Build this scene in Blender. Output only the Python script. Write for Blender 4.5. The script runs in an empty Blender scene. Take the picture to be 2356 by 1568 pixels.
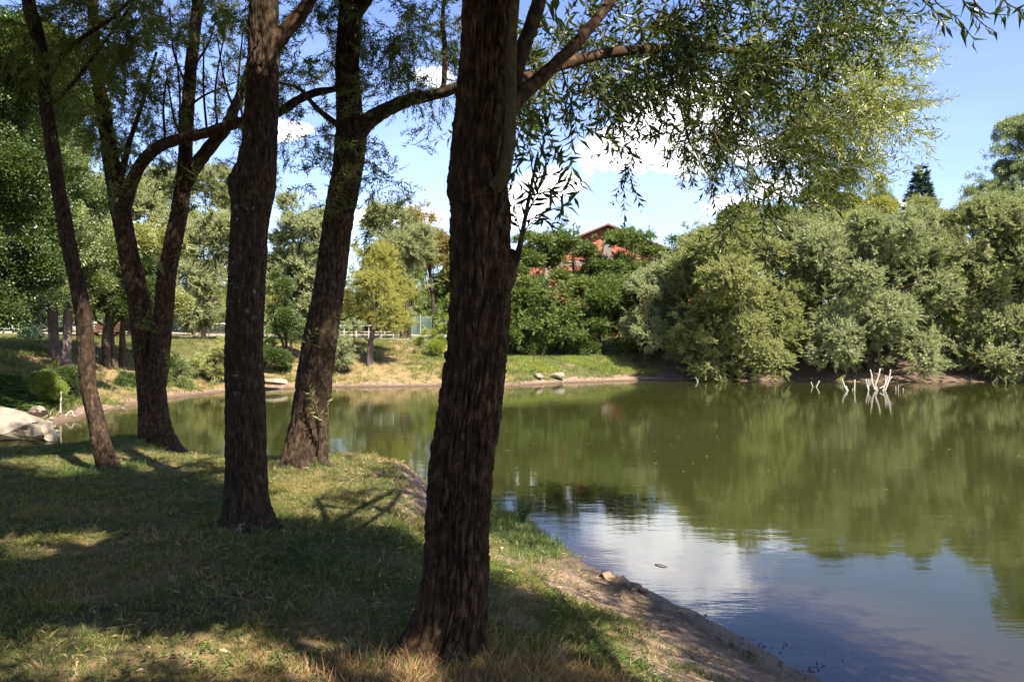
import bpy, math, random
import numpy as np

random.seed(7)
RNG = np.random.default_rng(11)
SC = bpy.context.scene
COL = SC.collection
R = math.radians

# ------------------------------------------------------------------ camera, sky, sun, exposure
F = 1805.0 / 2356.0            # focal length in picture widths
CAMZ = 2.4
cam = bpy.data.objects.new('camera', bpy.data.cameras.new('camera'))
COL.objects.link(cam)
cam.location = (0, 0, CAMZ)
cam.rotation_euler = (R(90), 0, 0)
cam.data.sensor_width = 36
cam.data.lens = 36 * F
cam.data.clip_start = 0.05
cam.data.clip_end = 3000
SC.camera = cam

SUN_AZ = R(143)                # clockwise from +Y: behind the camera, to the right
SUN_EL = R(50)
SDIR = np.array([math.sin(SUN_AZ) * math.cos(SUN_EL), math.cos(SUN_AZ) * math.cos(SUN_EL), math.sin(SUN_EL)])
sun = bpy.data.objects.new('sun', bpy.data.lights.new('sun', 'SUN'))
COL.objects.link(sun)
sun.data.energy = 5.0
sun.data.angle = R(0.5)
sun.data.color = (1.0, 0.91, 0.76)
from mathutils import Vector, Matrix, Quaternion
sun.rotation_euler = Vector(SDIR).to_track_quat('Z', 'Y').to_euler()
sun.location = (20, -20, 30)

W = bpy.data.worlds.new('World')
SC.world = W
W.use_nodes = True
nt = W.node_tree
nt.nodes.clear()
def N(nt, t, **kw):
    n = nt.nodes.new(t)
    for k, v in kw.items():
        setattr(n, k, v)
    return n
def math_(nt, op, a, b=None, clamp=False):
    n = nt.nodes.new('ShaderNodeMath'); n.operation = op; n.use_clamp = clamp
    for i, v in enumerate((a, b)):
        if v is None: continue
        if isinstance(v, (int, float)): n.inputs[i].default_value = v
        else: nt.links.new(v, n.inputs[i])
    return n.outputs[0]
def maprange(nt, v, a, b, c=0.0, d=1.0, smooth=True):
    n = nt.nodes.new('ShaderNodeMapRange')
    if smooth: n.interpolation_type = 'SMOOTHSTEP'
    nt.links.new(v, n.inputs[0])
    for i, x in enumerate((a, b, c, d)): n.inputs[1 + i].default_value = x
    return n.outputs[0]
def mixc(nt, f, a, b):
    n = nt.nodes.new('ShaderNodeMix'); n.data_type = 'RGBA'
    if isinstance(f, (int, float)): n.inputs[0].default_value = f
    else: nt.links.new(f, n.inputs[0])
    for i, v in ((6, a), (7, b)):
        if isinstance(v, tuple): n.inputs[i].default_value = (*v[:3], 1)
        else: nt.links.new(v, n.inputs[i])
    return n.outputs[2]
sky = N(nt, 'ShaderNodeTexSky', sky_type='NISHITA')
sky.sun_disc = False
sky.sun_elevation = SUN_EL
sky.sun_rotation = SUN_AZ
sky.air_density = 1.0; sky.dust_density = .8; sky.ozone_density = 2.2
tc = N(nt, 'ShaderNodeTexCoord')
sep = N(nt, 'ShaderNodeSeparateXYZ'); nt.links.new(tc.outputs['Generated'], sep.inputs[0])
X, Y, Z = sep.outputs
# cumulus: tangent coordinates of the far side of the sky, puffed by noise
ny = N(nt, 'ShaderNodeTexNoise'); ny.inputs['Scale'].default_value = 13; ny.inputs['Detail'].default_value = 9; ny.inputs['Roughness'].default_value = .62
nt.links.new(tc.outputs['Generated'], ny.inputs['Vector'])
nz = math_(nt, 'SUBTRACT', ny.outputs[0], 0.5)
u = math_(nt, 'DIVIDE', X, math_(nt, 'MAXIMUM', Y, 0.02))
v = math_(nt, 'DIVIDE', Z, math_(nt, 'MAXIMUM', Y, 0.02))
best = None
for (px, py, rx, ry) in ((1450, 335, 130, 72), (1500, 260, 110, 85), (1620, 320, 170, 85), (1740, 350, 120, 60), (1600, 230, 150, 75), (1250, 425, 80, 40), (1180, 470, 70, 60),
                         (1690, 466, 80, 36), (1775, 425, 100, 40), (650, 300, 80, 26), (900, 500, 150, 26), (2080, 470, 60, 14), (990, 180, 60, 30)):
    cu, cv = (px - 1178) / 1805, (784 - py) / 1805
    a = math_(nt, 'DIVIDE', math_(nt, 'SUBTRACT', u, cu), rx / 1805)
    b = math_(nt, 'DIVIDE', math_(nt, 'SUBTRACT', v, cv), ry / 1805)
    d = math_(nt, 'SUBTRACT', 1.0, math_(nt, 'SQRT', math_(nt, 'ADD', math_(nt, 'MULTIPLY', a, a), math_(nt, 'MULTIPLY', b, b))))
    best = d if best is None else math_(nt, 'MAXIMUM', best, d)
best = math_(nt, 'MAXIMUM', best, -2.0)
dens = math_(nt, 'ADD', best, math_(nt, 'MULTIPLY', nz, 2.6))
front = maprange(nt, Y, 0.05, 0.3)
cm = math_(nt, 'MULTIPLY', maprange(nt, dens, 0.0, 0.55), front)
# the rest of the sky carries the same scattered cumulus
n2 = N(nt, 'ShaderNodeTexNoise'); n2.inputs['Scale'].default_value = 3.2; n2.inputs['Detail'].default_value = 8; n2.inputs['Roughness'].default_value = .55
mp2 = N(nt, 'ShaderNodeMapping'); mp2.inputs['Scale'].default_value = (1, 1, 2.2); nt.links.new(tc.outputs['Generated'], mp2.inputs[0]); nt.links.new(mp2.outputs[0], n2.inputs['Vector'])
other = math_(nt, 'MULTIPLY', maprange(nt, n2.outputs[0], 0.60, 0.68), math_(nt, 'SUBTRACT', 1.0, maprange(nt, Y, 0.1, 0.6)))
cm = math_(nt, 'MAXIMUM', cm, math_(nt, 'MULTIPLY', other, .9))
# faint veil low down
n3 = N(nt, 'ShaderNodeTexNoise'); n3.inputs['Scale'].default_value = 2.2; n3.inputs['Detail'].default_value = 4
mp3 = N(nt, 'ShaderNodeMapping'); mp3.inputs['Scale'].default_value = (1, 1, 4); nt.links.new(tc.outputs['Generated'], mp3.inputs[0]); nt.links.new(mp3.outputs[0], n3.inputs['Vector'])
veil = math_(nt, 'MULTIPLY', maprange(nt, n3.outputs[0], .35, .75), maprange(nt, Z, .5, .03, .03, .30))
n4 = N(nt, 'ShaderNodeTexNoise'); n4.inputs['Scale'].default_value = 14; n4.inputs['Detail'].default_value = 5
nt.links.new(tc.outputs['Generated'], n4.inputs['Vector'])
ccol = mixc(nt, maprange(nt, n4.outputs[0], .35, .65), (8.6, 8.8, 9.8), (13.5, 13.5, 13.6))
skc = mixc(nt, veil, sky.outputs[0], (5.6, 6.9, 9.4))
hsv = N(nt, 'ShaderNodeHueSaturation'); hsv.inputs['Saturation'].default_value = 1.1; hsv.inputs['Hue'].default_value = .518; hsv.inputs['Value'].default_value = 1.06
nt.links.new(skc, hsv.inputs['Color'])
fin = mixc(nt, cm, hsv.outputs[0], ccol)
bg = N(nt, 'ShaderNodeBackground'); bg.inputs[1].default_value = 0.064
nt.links.new(fin, bg.inputs[0])
wo = N(nt, 'ShaderNodeOutputWorld'); nt.links.new(bg.outputs[0], wo.inputs[0])

vs = SC.view_settings
vs.view_transform = 'Standard'; vs.look = 'None'; vs.gamma = 1; vs.exposure = 2.15
try: vs.use_curve_mapping = False
except Exception: pass
SC.cycles.max_bounces = 7
SC.cycles.diffuse_bounces = 2
SC.cycles.glossy_bounces = 3
SC.cycles.transmission_bounces = 4
SC.cycles.transparent_max_bounces = 8
SC.cycles.sample_clamp_indirect = 6
SC.cycles.use_denoising = True

# ------------------------------------------------------------------ helpers
def P(px, py, y):
    """the point at depth y metres behind picture position (px, py) (2356 x 1568 units)"""
    return np.array([(px - 1178) / 1805 * y, y, CAMZ - (py - 784) / 1805 * y])
def PX(px, y): return (px - 1178) / 1805 * y

def _h(ix, iy, s=0):
    n = (ix.astype(np.int64) * 374761393 + iy.astype(np.int64) * 668265263 + s * 1274126177) & 0x7fffffff
    n = ((n ^ (n >> 13)) * 1274126177) & 0x7fffffff
    return ((n ^ (n >> 16)) & 0xffff) / 65535.0
def vnoise(x, y, s=0):
    x = np.asarray(x, float); y = np.asarray(y, float)
    ix, iy = np.floor(x), np.floor(y)
    fx, fy = x - ix, y - iy
    fx = fx * fx * (3 - 2 * fx); fy = fy * fy * (3 - 2 * fy)
    ix = ix.astype(np.int64); iy = iy.astype(np.int64)
    a = _h(ix, iy, s) * (1 - fx) + _h(ix + 1, iy, s) * fx
    b = _h(ix, iy + 1, s) * (1 - fx) + _h(ix + 1, iy + 1, s) * fx
    return a * (1 - fy) + b * fy
def fbm(x, y, o=4, s=0):
    t = 0; a = .5
    for i in range(o):
        t = t + a * (vnoise(x * 2 ** i, y * 2 ** i, s + i) - .5); a *= .5
    return t
def sstep(a, b, x):
    t = np.clip((x - a) / (b - a), 0, 1)
    return t * t * (3 - 2 * t)

def tagit(o, label=None, cat=None, group=None, kind=None):
    if label: o['label'] = label
    if cat: o['category'] = cat
    if group: o['group'] = group
    if kind: o['kind'] = kind
    return o
def empty(name, loc, label, cat, group=None):
    o = bpy.data.objects.new(name, None); COL.objects.link(o)
    o.location = tuple(float(a) for a in loc); o.empty_display_size = .2
    return tagit(o, label, cat, group)
def mesh(name, verts, faces, mats=(), parent=None, attrs=None, smooth=False, matidx=None, world=True):
    """verts in world space; when a parent is given they are rewritten in the parent's frame"""
    verts = np.asarray(verts, dtype=np.float32).reshape(-1, 3)
    if parent is not None and world:
        verts = verts - np.array(parent.location, dtype=np.float32)
    me = bpy.data.meshes.new(name)
    if isinstance(faces, tuple):      # (loop vertex indices, loop totals)
        li, lt = faces
    else:
        faces = np.asarray(faces)
        li = faces.ravel(); lt = np.full(len(faces), faces.shape[1] if faces.ndim == 2 else 3)
    me.vertices.add(len(verts)); me.vertices.foreach_set('co', verts.ravel())
    me.loops.add(len(li)); me.loops.foreach_set('vertex_index', li.astype(np.int32))
    me.polygons.add(len(lt))
    ls = np.concatenate([[0], np.cumsum(lt)[:-1]]) if len(lt) else np.zeros(0)
    me.polygons.foreach_set('loop_start', ls.astype(np.int32))
    me.polygons.foreach_set('loop_total', lt.astype(np.int32))
    if matidx is not None: me.polygons.foreach_set('material_index', np.asarray(matidx, dtype=np.int32))
    me.polygons.foreach_set('use_smooth', np.full(len(lt), smooth, dtype=bool))
    for m in mats: me.materials.append(m)
    for k, a in (attrs or {}).items():
        a = np.asarray(a)
        if a.ndim == 2: at = me.attributes.new(k, 'FLOAT_VECTOR', 'POINT'); at.data.foreach_set('vector', a.astype(np.float32).ravel())
        elif a.dtype.kind in 'iu': at = me.attributes.new(k, 'INT', 'POINT'); at.data.foreach_set('value', a.astype(np.int32))
        else: at = me.attributes.new(k, 'FLOAT', 'POINT'); at.data.foreach_set('value', a.astype(np.float32))
    me.update(calc_edges=True)
    o = bpy.data.objects.new(name, me); COL.objects.link(o)
    if parent is not None: o.parent = parent
    return o
def spline(pts, n):
    """Catmull-Rom resampling of rows (any width) to n rows"""
    p = np.asarray(pts, float)
    if len(p) == 2: p = np.vstack([p[0], (p[0] + p[1]) / 2, p[1]])
    q = np.vstack([2 * p[0] - p[1], p, 2 * p[-1] - p[-2]])
    seg = np.linalg.norm(np.diff(p[:, :3], axis=0), axis=1); cum = np.concatenate([[0], np.cumsum(seg)])
    t = np.linspace(0, cum[-1], n)
    i = np.clip(np.searchsorted(cum, t, side='right') - 1, 0, len(p) - 2)
    f = ((t - cum[i]) / np.maximum(seg[i], 1e-6))[:, None]
    p0, p1, p2, p3 = q[i], q[i + 1], q[i + 2], q[i + 3]
    return .5 * ((2 * p1) + (-p0 + p2) * f + (2 * p0 - 5 * p1 + 4 * p2 - p3) * f ** 2 + (-p0 + 3 * p1 - 3 * p2 + p3) * f ** 3)
def tube_geo(path, rad, nseg=10, disp=None, cap=True):
    path = np.asarray(path, float); n = len(path)
    rad = np.asarray(rad, float)
    t = np.gradient(path, axis=0); t /= np.linalg.norm(t, axis=1)[:, None] + 1e-9
    ref = np.array([0, 1, 0.]) if abs(t[n // 2][1]) < .8 else np.array([1, 0, 0.])
    a = np.cross(ref, t); a /= np.linalg.norm(a, axis=1)[:, None] + 1e-9     # ~ +x for upward tubes
    b = np.cross(t, a)
    th = np.linspace(0, 2 * math.pi, nseg, endpoint=False)
    s = np.concatenate([[0], np.cumsum(np.linalg.norm(np.diff(path, axis=0), axis=1))])
    rr = rad[:, None] * np.ones((1, nseg))
    if disp is not None: rr = rr + disp(th[None, :], s[:, None], rad[:, None])
    v = path[:, None, :] + rr[..., None] * (np.cos(th)[None, :, None] * a[:, None, :] + np.sin(th)[None, :, None] * b[:, None, :])
    v = v.reshape(-1, 3)
    i = np.arange(n - 1)[:, None] * nseg; j = np.arange(nseg)[None, :]; k = (j + 1) % nseg
    f = np.stack([i + j, i + k, i + nseg + k, i + nseg + j], -1).reshape(-1, 4)
    if cap:
        v = np.vstack([v, path[-1] + t[-1] * rad[-1] * .5, path[0]])
        m = n * nseg
        tip = np.stack([(n - 1) * nseg + j[0], (n - 1) * nseg + k[0], np.full(nseg, m), np.full(nseg, m)], -1)
        li = np.concatenate([f.ravel(), tip[:, :3].ravel()]); lt = np.concatenate([np.full(len(f), 4), np.full(nseg, 3)])
        return v, (li, lt)
    return v, (f.ravel(), np.full(len(f), 4))
def merge(geos):
    V = []; L = []; T = []; o = 0
    for v, (li, lt) in geos:
        V.append(v); L.append(li + o); T.append(lt); o += len(v)
    return np.vstack(V), (np.concatenate(L), np.concatenate(T))
def as_loops(f):
    f = np.asarray(f); return (f.ravel(), np.full(len(f), f.shape[1]))
BOXF = np.array([[0, 2, 3, 1], [4, 5, 7, 6], [0, 1, 5, 4], [2, 6, 7, 3], [0, 4, 6, 2], [1, 3, 7, 5]])
def box_geo(lo, hi):
    lo = np.array(lo, float); hi = np.array(hi, float)
    v = np.array([[(lo, hi)[i][0], (lo, hi)[j][1], (lo, hi)[k][2]] for k in (0, 1) for j in (0, 1) for i in (0, 1)])
    return v, as_loops(BOXF)
def rotz(v, a, c=(0, 0, 0)):
    c = np.array(c, float); v = v - c
    ca, sa = math.cos(a), math.sin(a)
    return np.stack([v[:, 0] * ca - v[:, 1] * sa, v[:, 0] * sa + v[:, 1] * ca, v[:, 2]], -1) + c

# bark relief: interlaced plates, 2-D cellular pattern stretched along the trunk, periodic round it
def bark_disp(amp, cw=.034, ch=.15, seed=0, lumps=.02, flare=()):
    def f(th, s, rad):
        r0 = float(np.median(rad)); nc = max(6, int(round(2 * math.pi * r0 / cw)))
        uu = th / (2 * math.pi) * nc + 0 * s
        vv = s / ch + 0 * th
        per = th / (2 * math.pi)
        w = lambda fx, fy, sd: (np.cos(th * fx + sd + 3 * np.sin(s * fy * .7 + sd)) * np.sin(s * fy + sd * 2))
        uu = uu + .30 * w(2, 5, seed) + .22 * (vnoise(uu * .9, s * 7, seed + 4) - .5) * 2
        vv = vv + .35 * np.cos(th * 4 + seed) * np.cos(s * 5) + .25 * vnoise(uu, s * 11, seed)
        vv = vv + .5 * (np.floor(uu) % 2)
        iu, iv = np.floor(uu), np.floor(vv)
        d1 = np.full(uu.shape, 9.); d2 = np.full(uu.shape, 9.)
        for du in (-1, 0, 1):
            for dv in (-1, 0, 1):
                cu = iu + du; cv = iv + dv
                hx = _h(np.mod(cu, nc).astype(np.int64), cv.astype(np.int64), seed); hy = _h(np.mod(cu, nc).astype(np.int64), cv.astype(np.int64), seed + 5)
                dd = np.abs(cu + .15 + .7 * hx - uu + .25 * (cv + hy - vv) * (2 * hx - 1)) * 1.0 + np.abs(cv + hy - vv) * .42
                n1 = np.minimum(d1, dd); d2 = np.minimum(np.maximum(d1, dd), d2); d1 = n1
        e = sstep(0.03, .24, d2 - d1)
        plate = e * (.75 + .5 * vnoise(uu * 3.1, vv * 4.7, seed + 3))
        fine = vnoise(uu * 4, s * 45, seed + 9) * .35 + vnoise(uu * 9, s * 110, seed + 12) * .18
        crack = sstep(.46, .50, vnoise(uu * 1.3, s * 26, seed + 14)) * .22
        q = amp * (plate + fine + crack * e - .8)
        low = lumps * (np.cos(th * 2 + s * 2.1 + seed) * .5 + np.cos(th * 3 - s * 3.7 + seed * 2) * .3)
        q = q + low * rad / .15
        for (ang, a, hh) in flare:
            q = q + a * np.exp(-s / hh) * np.clip(np.cos(th - ang), 0, 1) ** 2.0
        return q
    return f

# ------------------------------------------------------------------ materials
def newmat(name):
    m = bpy.data.materials.new(name); m.use_nodes = True
    m.node_tree.nodes.clear()
    return m, m.node_tree
def out(nt, sh):
    o = nt.nodes.new('ShaderNodeOutputMaterial'); nt.links.new(sh, o.inputs[0])
def noise(nt, scale, detail=4, rough=.55, vec=None, dim=None):
    n = nt.nodes.new('ShaderNodeTexNoise'); n.inputs['Scale'].default_value = scale; n.inputs['Detail'].default_value = detail; n.inputs['Roughness'].default_value = rough
    if vec is not None: nt.links.new(vec, n.inputs['Vector'])
    return n.outputs[0]
def attr(nt, name, typ='GEOMETRY'):
    n = nt.nodes.new('ShaderNodeAttribute'); n.attribute_name = name; n.attribute_type = typ
    return n.outputs['Fac']
def ramp(nt, f, stops):
    n = nt.nodes.new('ShaderNodeValToRGB'); nt.links.new(f, n.inputs[0])
    el = n.color_ramp.elements
    while len(el) < len(stops): el.new(.5)
    for e, (p, c) in zip(el, stops): e.position = p; e.color = (*c, 1)
    return n.outputs[0]
def bump(nt, h, strength=.5, dist=.01):
    b = nt.nodes.new('ShaderNodeBump'); b.inputs['Strength'].default_value = strength; b.inputs['Distance'].default_value = dist
    nt.links.new(h, b.inputs['Height']); return b.outputs[0]
def principled(nt, col, rough=.8, spec=.3, normal=None):
    p = nt.nodes.new('ShaderNodeBsdfPrincipled')
    if isinstance(col, tuple): p.inputs['Base Color'].default_value = (*col, 1)
    else: nt.links.new(col, p.inputs['Base Color'])
    if isinstance(rough, (int, float)): p.inputs['Roughness'].default_value = rough
    else: nt.links.new(rough, p.inputs['Roughness'])
    p.inputs['Specular IOR Level'].default_value = spec
    if normal is not None: nt.links.new(normal, p.inputs['Normal'])
    return p.outputs[0]
def leafmat(name, a, b, c, back=None, transl=.38, gloss=.06, rough=.45):
    """three leaf colours spread over the tints, a paler underside, light passing through the blade"""
    m, nt = newmat(name)
    t = math_(nt, 'ADD', math_(nt, 'MULTIPLY', attr(nt, 'tint'), .55), math_(nt, 'MULTIPLY', attr(nt, 'ctint', 'INSTANCER'), .45))
    col = ramp(nt, t, [(.08, a), (.5, b), (.92, c)])
    g = nt.nodes.new('ShaderNodeNewGeometry')
    if back: colb = mixc(nt, .8, col, back); col = mixc(nt, g.outputs['Backfacing'], col, colb)
    d = nt.nodes.new('ShaderNodeBsdfDiffuse'); nt.links.new(col, d.inputs[0])
    tr = nt.nodes.new('ShaderNodeBsdfTranslucent')
    tcol = nt.nodes.new('ShaderNodeMix'); tcol.data_type = 'RGBA'; tcol.blend_type = 'MULTIPLY'; tcol.inputs[0].default_value = 1
    nt.links.new(col, tcol.inputs[6]); tcol.inputs[7].default_value = (1.5, 1.6, .55, 1)
    nt.links.new(tcol.outputs[2], tr.inputs[0])
    mx = nt.nodes.new('ShaderNodeMixShader'); mx.inputs[0].default_value = transl
    nt.links.new(d.outputs[0], mx.inputs[1]); nt.links.new(tr.outputs[0], mx.inputs[2])
    gl = nt.nodes.new('ShaderNodeBsdfGlossy'); gl.inputs['Roughness'].default_value = rough; gl.inputs[0].default_value = (.9, .95, 1, 1)
    m2 = nt.nodes.new('ShaderNodeMixShader'); m2.inputs[0].default_value = gloss
    nt.links.new(mx.outputs[0], m2.inputs[1]); nt.links.new(gl.outputs[0], m2.inputs[2])
    out(nt, m2.outputs[0]); return m
def barkmat(name, a, b, c, lichen=None, sc=1.0, moss=False):
    m, nt = newmat(name)
    tcn = nt.nodes.new('ShaderNodeTexCoord'); mp = nt.nodes.new('ShaderNodeMapping'); mp.inputs['Scale'].default_value = (1, 1, .5)
    nt.links.new(tcn.outputs['Object'], mp.inputs[0])
    n1 = noise(nt, 26 * sc, 6, .65, mp.outputs[0]); n2 = noise(nt, 3.2 * sc, 3, .5, tcn.outputs['Object']); n3 = noise(nt, 110 * sc, 4, .6, mp.outputs[0])
    col = ramp(nt, n1, [(.36, a), (.50, b), (.68, c)])
    col = mixc(nt, maprange(nt, n2, .35, .65, 0, .45), col, tuple(x * .75 for x in b))
    if lichen:
        nl = noise(nt, 13 * sc, 5, .6, tcn.outputs['Object']); n5 = noise(nt, 1.7 * sc, 2, .5, tcn.outputs['Object'])
        col = mixc(nt, math_(nt, 'MULTIPLY', maprange(nt, nl, .60, .66, 0, .8), maprange(nt, n5, .5, .62)), col, lichen)
    h = math_(nt, 'ADD', math_(nt, 'MULTIPLY', n1, .7), math_(nt, 'MULTIPLY', n3, .3))
    out(nt, principled(nt, col, .92, .15, bump(nt, h, .8, .008 / sc))); return m

M = {}
M['bark_brown'] = barkmat('bark_brown', (.008, .005, .003), (.028, .0160, .0085), (.095, .056, .031), None)
M['bark_lichen'] = barkmat('bark_lichen', (.009, .006, .0038), (.026, .0165, .010), (.064, .044, .030), (.17, .18, .14))
M['bark_red'] = barkmat('bark_red', (.008, .0055, .0035), (.027, .0175, .011), (.085, .054, .036), None)
M['bark_pale'] = barkmat('bark_pale', (.045, .034, .030), (.085, .066, .058), (.12, .098, .086), None, .5)
M['bark_far'] = barkmat('bark_far', (.015, .011, .008), (.038, .028, .02), (.07, .052, .038), None, .4)
M['bark_olive'] = barkmat('bark_olive', (.020, .017, .008), (.042, .034, .015), (.07, .056, .028), None, 1.5)
M['dead_wood'] = barkmat('dead_wood', (.14, .12, .10), (.30, .275, .25), (.38, .36, .34), None, 1)
M['twig'] = barkmat('twig', (.06, .042, .025), (.11, .08, .045), (.17, .13, .08), None, 2)
# foliage
M['leaf_near'] = leafmat('leaf_near', (.024, .046, .006), (.044, .068, .009), (.105, .118, .016), (.080, .10, .035), .42, .022, .4)
M['leaf_shaded'] = leafmat('leaf_shaded', (.012, .024, .004), (.027, .044, .006), (.080, .100, .014), (.05, .065, .025), .36, .022, .38)  # willow leaf with the shade of the near crown put into its colour
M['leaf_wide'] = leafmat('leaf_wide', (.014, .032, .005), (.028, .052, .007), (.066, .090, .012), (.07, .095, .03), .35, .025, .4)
M['leaf_silver'] = leafmat('leaf_silver', (.080, .110, .018), (.130, .158, .030), (.200, .212, .050), (.25, .26, .13), .22, .04, .45)
M['leaf_silver2'] = leafmat('leaf_silver2', (.090, .118, .030), (.145, .170, .050), (.212, .228, .080), (.26, .28, .15), .24, .04, .45)
M['leaf_mid'] = leafmat('leaf_mid', (.034, .056, .006), (.068, .090, .010), (.140, .150, .018), (.11, .13, .045), .46, .022, .4)
M['leaf_sunny'] = leafmat('leaf_sunny', (.070, .100, .012), (.130, .150, .020), (.22, .22, .038), (.24, .26, .13), .42, .035, .4)  # brighter willow leaf: sun on the outer crown put into its colour
M['leaf_olive'] = leafmat('leaf_olive', (.088, .114, .016), (.145, .164, .024), (.215, .216, .038), (.23, .24, .10), .24, .035, .45)
M['leaf_yellow'] = leafmat('leaf_yellow', (.135, .150, .016), (.215, .210, .022), (.30, .255, .028), (.26, .26, .08), .36, .03, .45)
M['leaf_locust'] = leafmat('leaf_locust', (.028, .068, .009), (.066, .112, .012), (.150, .155, .015), (.11, .14, .035), .38, .025, .45)
M['leaf_rust'] = leafmat('leaf_rust', (.12, .125, .02), (.20, .15, .03), (.26, .16, .045), (.20, .17, .06), .35, .03, .45)
M['leaf_aspen'] = leafmat('leaf_aspen', (.040, .066, .010), (.086, .120, .020), (.175, .195, .046), (.16, .18, .08), .32, .03, .45)
M['leaf_poplar'] = leafmat('leaf_poplar', (.018, .040, .006), (.042, .070, .009), (.105, .132, .020), (.10, .125, .05), .30, .025, .4)
M['leaf_blue'] = leafmat('leaf_blue', (.070, .105, .045), (.120, .155, .066), (.195, .215, .085), (.22, .25, .16), .34, .05, .4)
M['leaf_purple'] = leafmat('leaf_purple', (.040, .016, .020), (.080, .030, .036), (.13, .056, .055), None, .25, .05, .4)
M['leaf_bush'] = leafmat('leaf_bush', (.085, .130, .018), (.150, .190, .026), (.240, .250, .045), None, .34, .03, .45)
M['leaf_conifer'] = leafmat('leaf_conifer', (.012, .030, .016), (.022, .048, .024), (.040, .068, .035), None, .12, .05, .5)
M['grass'] = leafmat('grass_blades', (.030, .060, .007), (.074, .096, .013), (.240, .178, .060), None, .28, .03, .5)
M['grass_lush'] = leafmat('grass_lush', (.036, .078, .010), (.070, .112, .016), (.140, .150, .035), None, .32, .04, .5)
M['straw'] = leafmat('straw', (.15, .085, .035), (.25, .145, .062), (.34, .225, .115), None, .2, .03, .5)
M['grass_dry'] = leafmat('grass_dry', (.15, .108, .05), (.24, .17, .082), (.34, .235, .125), None, .22, .03, .5)

# ------------------------------------------------------------------ instanced stuff: one object holds its own few patterns and the points they stand on
def make_nodegroup(K):
    ng = bpy.data.node_groups.new('scatter_%d' % K, 'GeometryNodeTree')
    ng.interface.new_socket('Geometry', in_out='INPUT', socket_type='NodeSocketGeometry')
    ng.interface.new_socket('Geometry', in_out='OUTPUT', socket_type='NodeSocketGeometry')
    gi = ng.nodes.new('NodeGroupInput'); go = ng.nodes.new('NodeGroupOutput')
    def named(n, t):
        a = ng.nodes.new('GeometryNodeInputNamedAttribute'); a.data_type = t; a.inputs[0].default_value = n
        return a.outputs[0]
    def cmp(sock, val):
        c = ng.nodes.new('FunctionNodeCompare'); c.data_type = 'INT'; c.operation = 'EQUAL'
        ng.links.new(sock, c.inputs[2]); c.inputs[3].default_value = val
        return c.outputs[0]
    tid = named('tid', 'INT')
    g2i = ng.nodes.new('GeometryNodeGeometryToInstance')
    for k in range(K):
        s = ng.nodes.new('GeometryNodeSeparateGeometry'); s.domain = 'POINT'
        ng.links.new(gi.outputs[0], s.inputs[0]); ng.links.new(cmp(tid, k), s.inputs[1])
        ng.links.new(s.outputs[0], g2i.inputs[0])
    sp = ng.nodes.new('GeometryNodeSeparateGeometry'); sp.domain = 'POINT'
    ng.links.new(gi.outputs[0], sp.inputs[0]); ng.links.new(cmp(tid, -1), sp.inputs[1])
    iop = ng.nodes.new('GeometryNodeInstanceOnPoints')
    ng.links.new(sp.outputs[0], iop.inputs['Points']); ng.links.new(g2i.outputs[0], iop.inputs['Instance'])
    iop.inputs['Pick Instance'].default_value = True
    ng.links.new(named('pick', 'INT'), iop.inputs['Instance Index'])
    e2r = ng.nodes.new('FunctionNodeEulerToRotation'); ng.links.new(named('rot', 'FLOAT_VECTOR'), e2r.inputs[0])
    ng.links.new(e2r.outputs[0], iop.inputs['Rotation'])
    ng.links.new(named('scl', 'FLOAT'), iop.inputs['Scale'])
    ng.links.new(iop.outputs[0], go.inputs[0])
    return ng
NG = {}
def dir_to_euler(d, spin):
    """euler XYZ turning local +Z to d, with a spin round it"""
    d = d / (np.linalg.norm(d, axis=1)[:, None] + 1e-9)
    ref = np.where(np.abs(d[:, 2:3]) > .95, np.array([[1., 0, 0]]), np.array([[0, 0, 1.]]))
    a = np.cross(ref, d); a /= np.linalg.norm(a, axis=1)[:, None] + 1e-9
    b = np.cross(d, a)
    c, s = np.cos(spin)[:, None], np.sin(spin)[:, None]
    xx = a * c + b * s; yy = -a * s + b * c
    m = np.stack([xx, yy, d], -1)       # columns
    ey = -np.arcsin(np.clip(m[:, 2, 0], -1, 1))
    ex = np.arctan2(m[:, 2, 1], m[:, 2, 2]); ez = np.arctan2(m[:, 1, 0], m[:, 0, 0])
    return np.stack([ex, ey, ez], -1)
def scatter(name, templates, pts, rot, scl, mats, parent=None, rng=RNG, kind='stuff', ctint=None):
    """templates: list of (verts, (li,lt), tint, matidx)"""
    K = len(templates)
    if K not in NG: NG[K] = make_nodegroup(K)
    V = []; L = []; T = []; tint = []; tid = []; mi = []; o = 0
    for k, (v, (li, lt), tn, m) in enumerate(templates):
        V.append(v); L.append(li + o); T.append(lt); tint.append(tn); tid.append(np.full(len(v), k)); mi.append(m); o += len(v)
    n = len(pts)
    org = np.array(parent.location) if parent is not None else np.zeros(3)
    V.append(np.asarray(pts) - org)
    V = np.vstack(V)
    z = np.zeros(o)
    attrs = dict(tid=np.concatenate(tid + [np.full(n, -1)]).astype(int), tint=np.concatenate(tint + [np.zeros(n)]).astype(float),
                 rot=np.vstack([np.zeros((o, 3)), rot]), scl=np.concatenate([z + 1, scl]),
                 pick=np.concatenate([z, rng.integers(0, K, n)]).astype(int),
                 ctint=np.concatenate([z, ctint if ctint is not None else rng.random(n)]))
    ob = mesh(name, V, (np.concatenate(L), np.concatenate(T)), mats, parent, attrs, False, np.concatenate(mi), world=False)
    md = ob.modifiers.new('scatter', 'NODES'); md.node_group = NG[K]
    if kind: ob['kind'] = kind
    return ob

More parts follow.
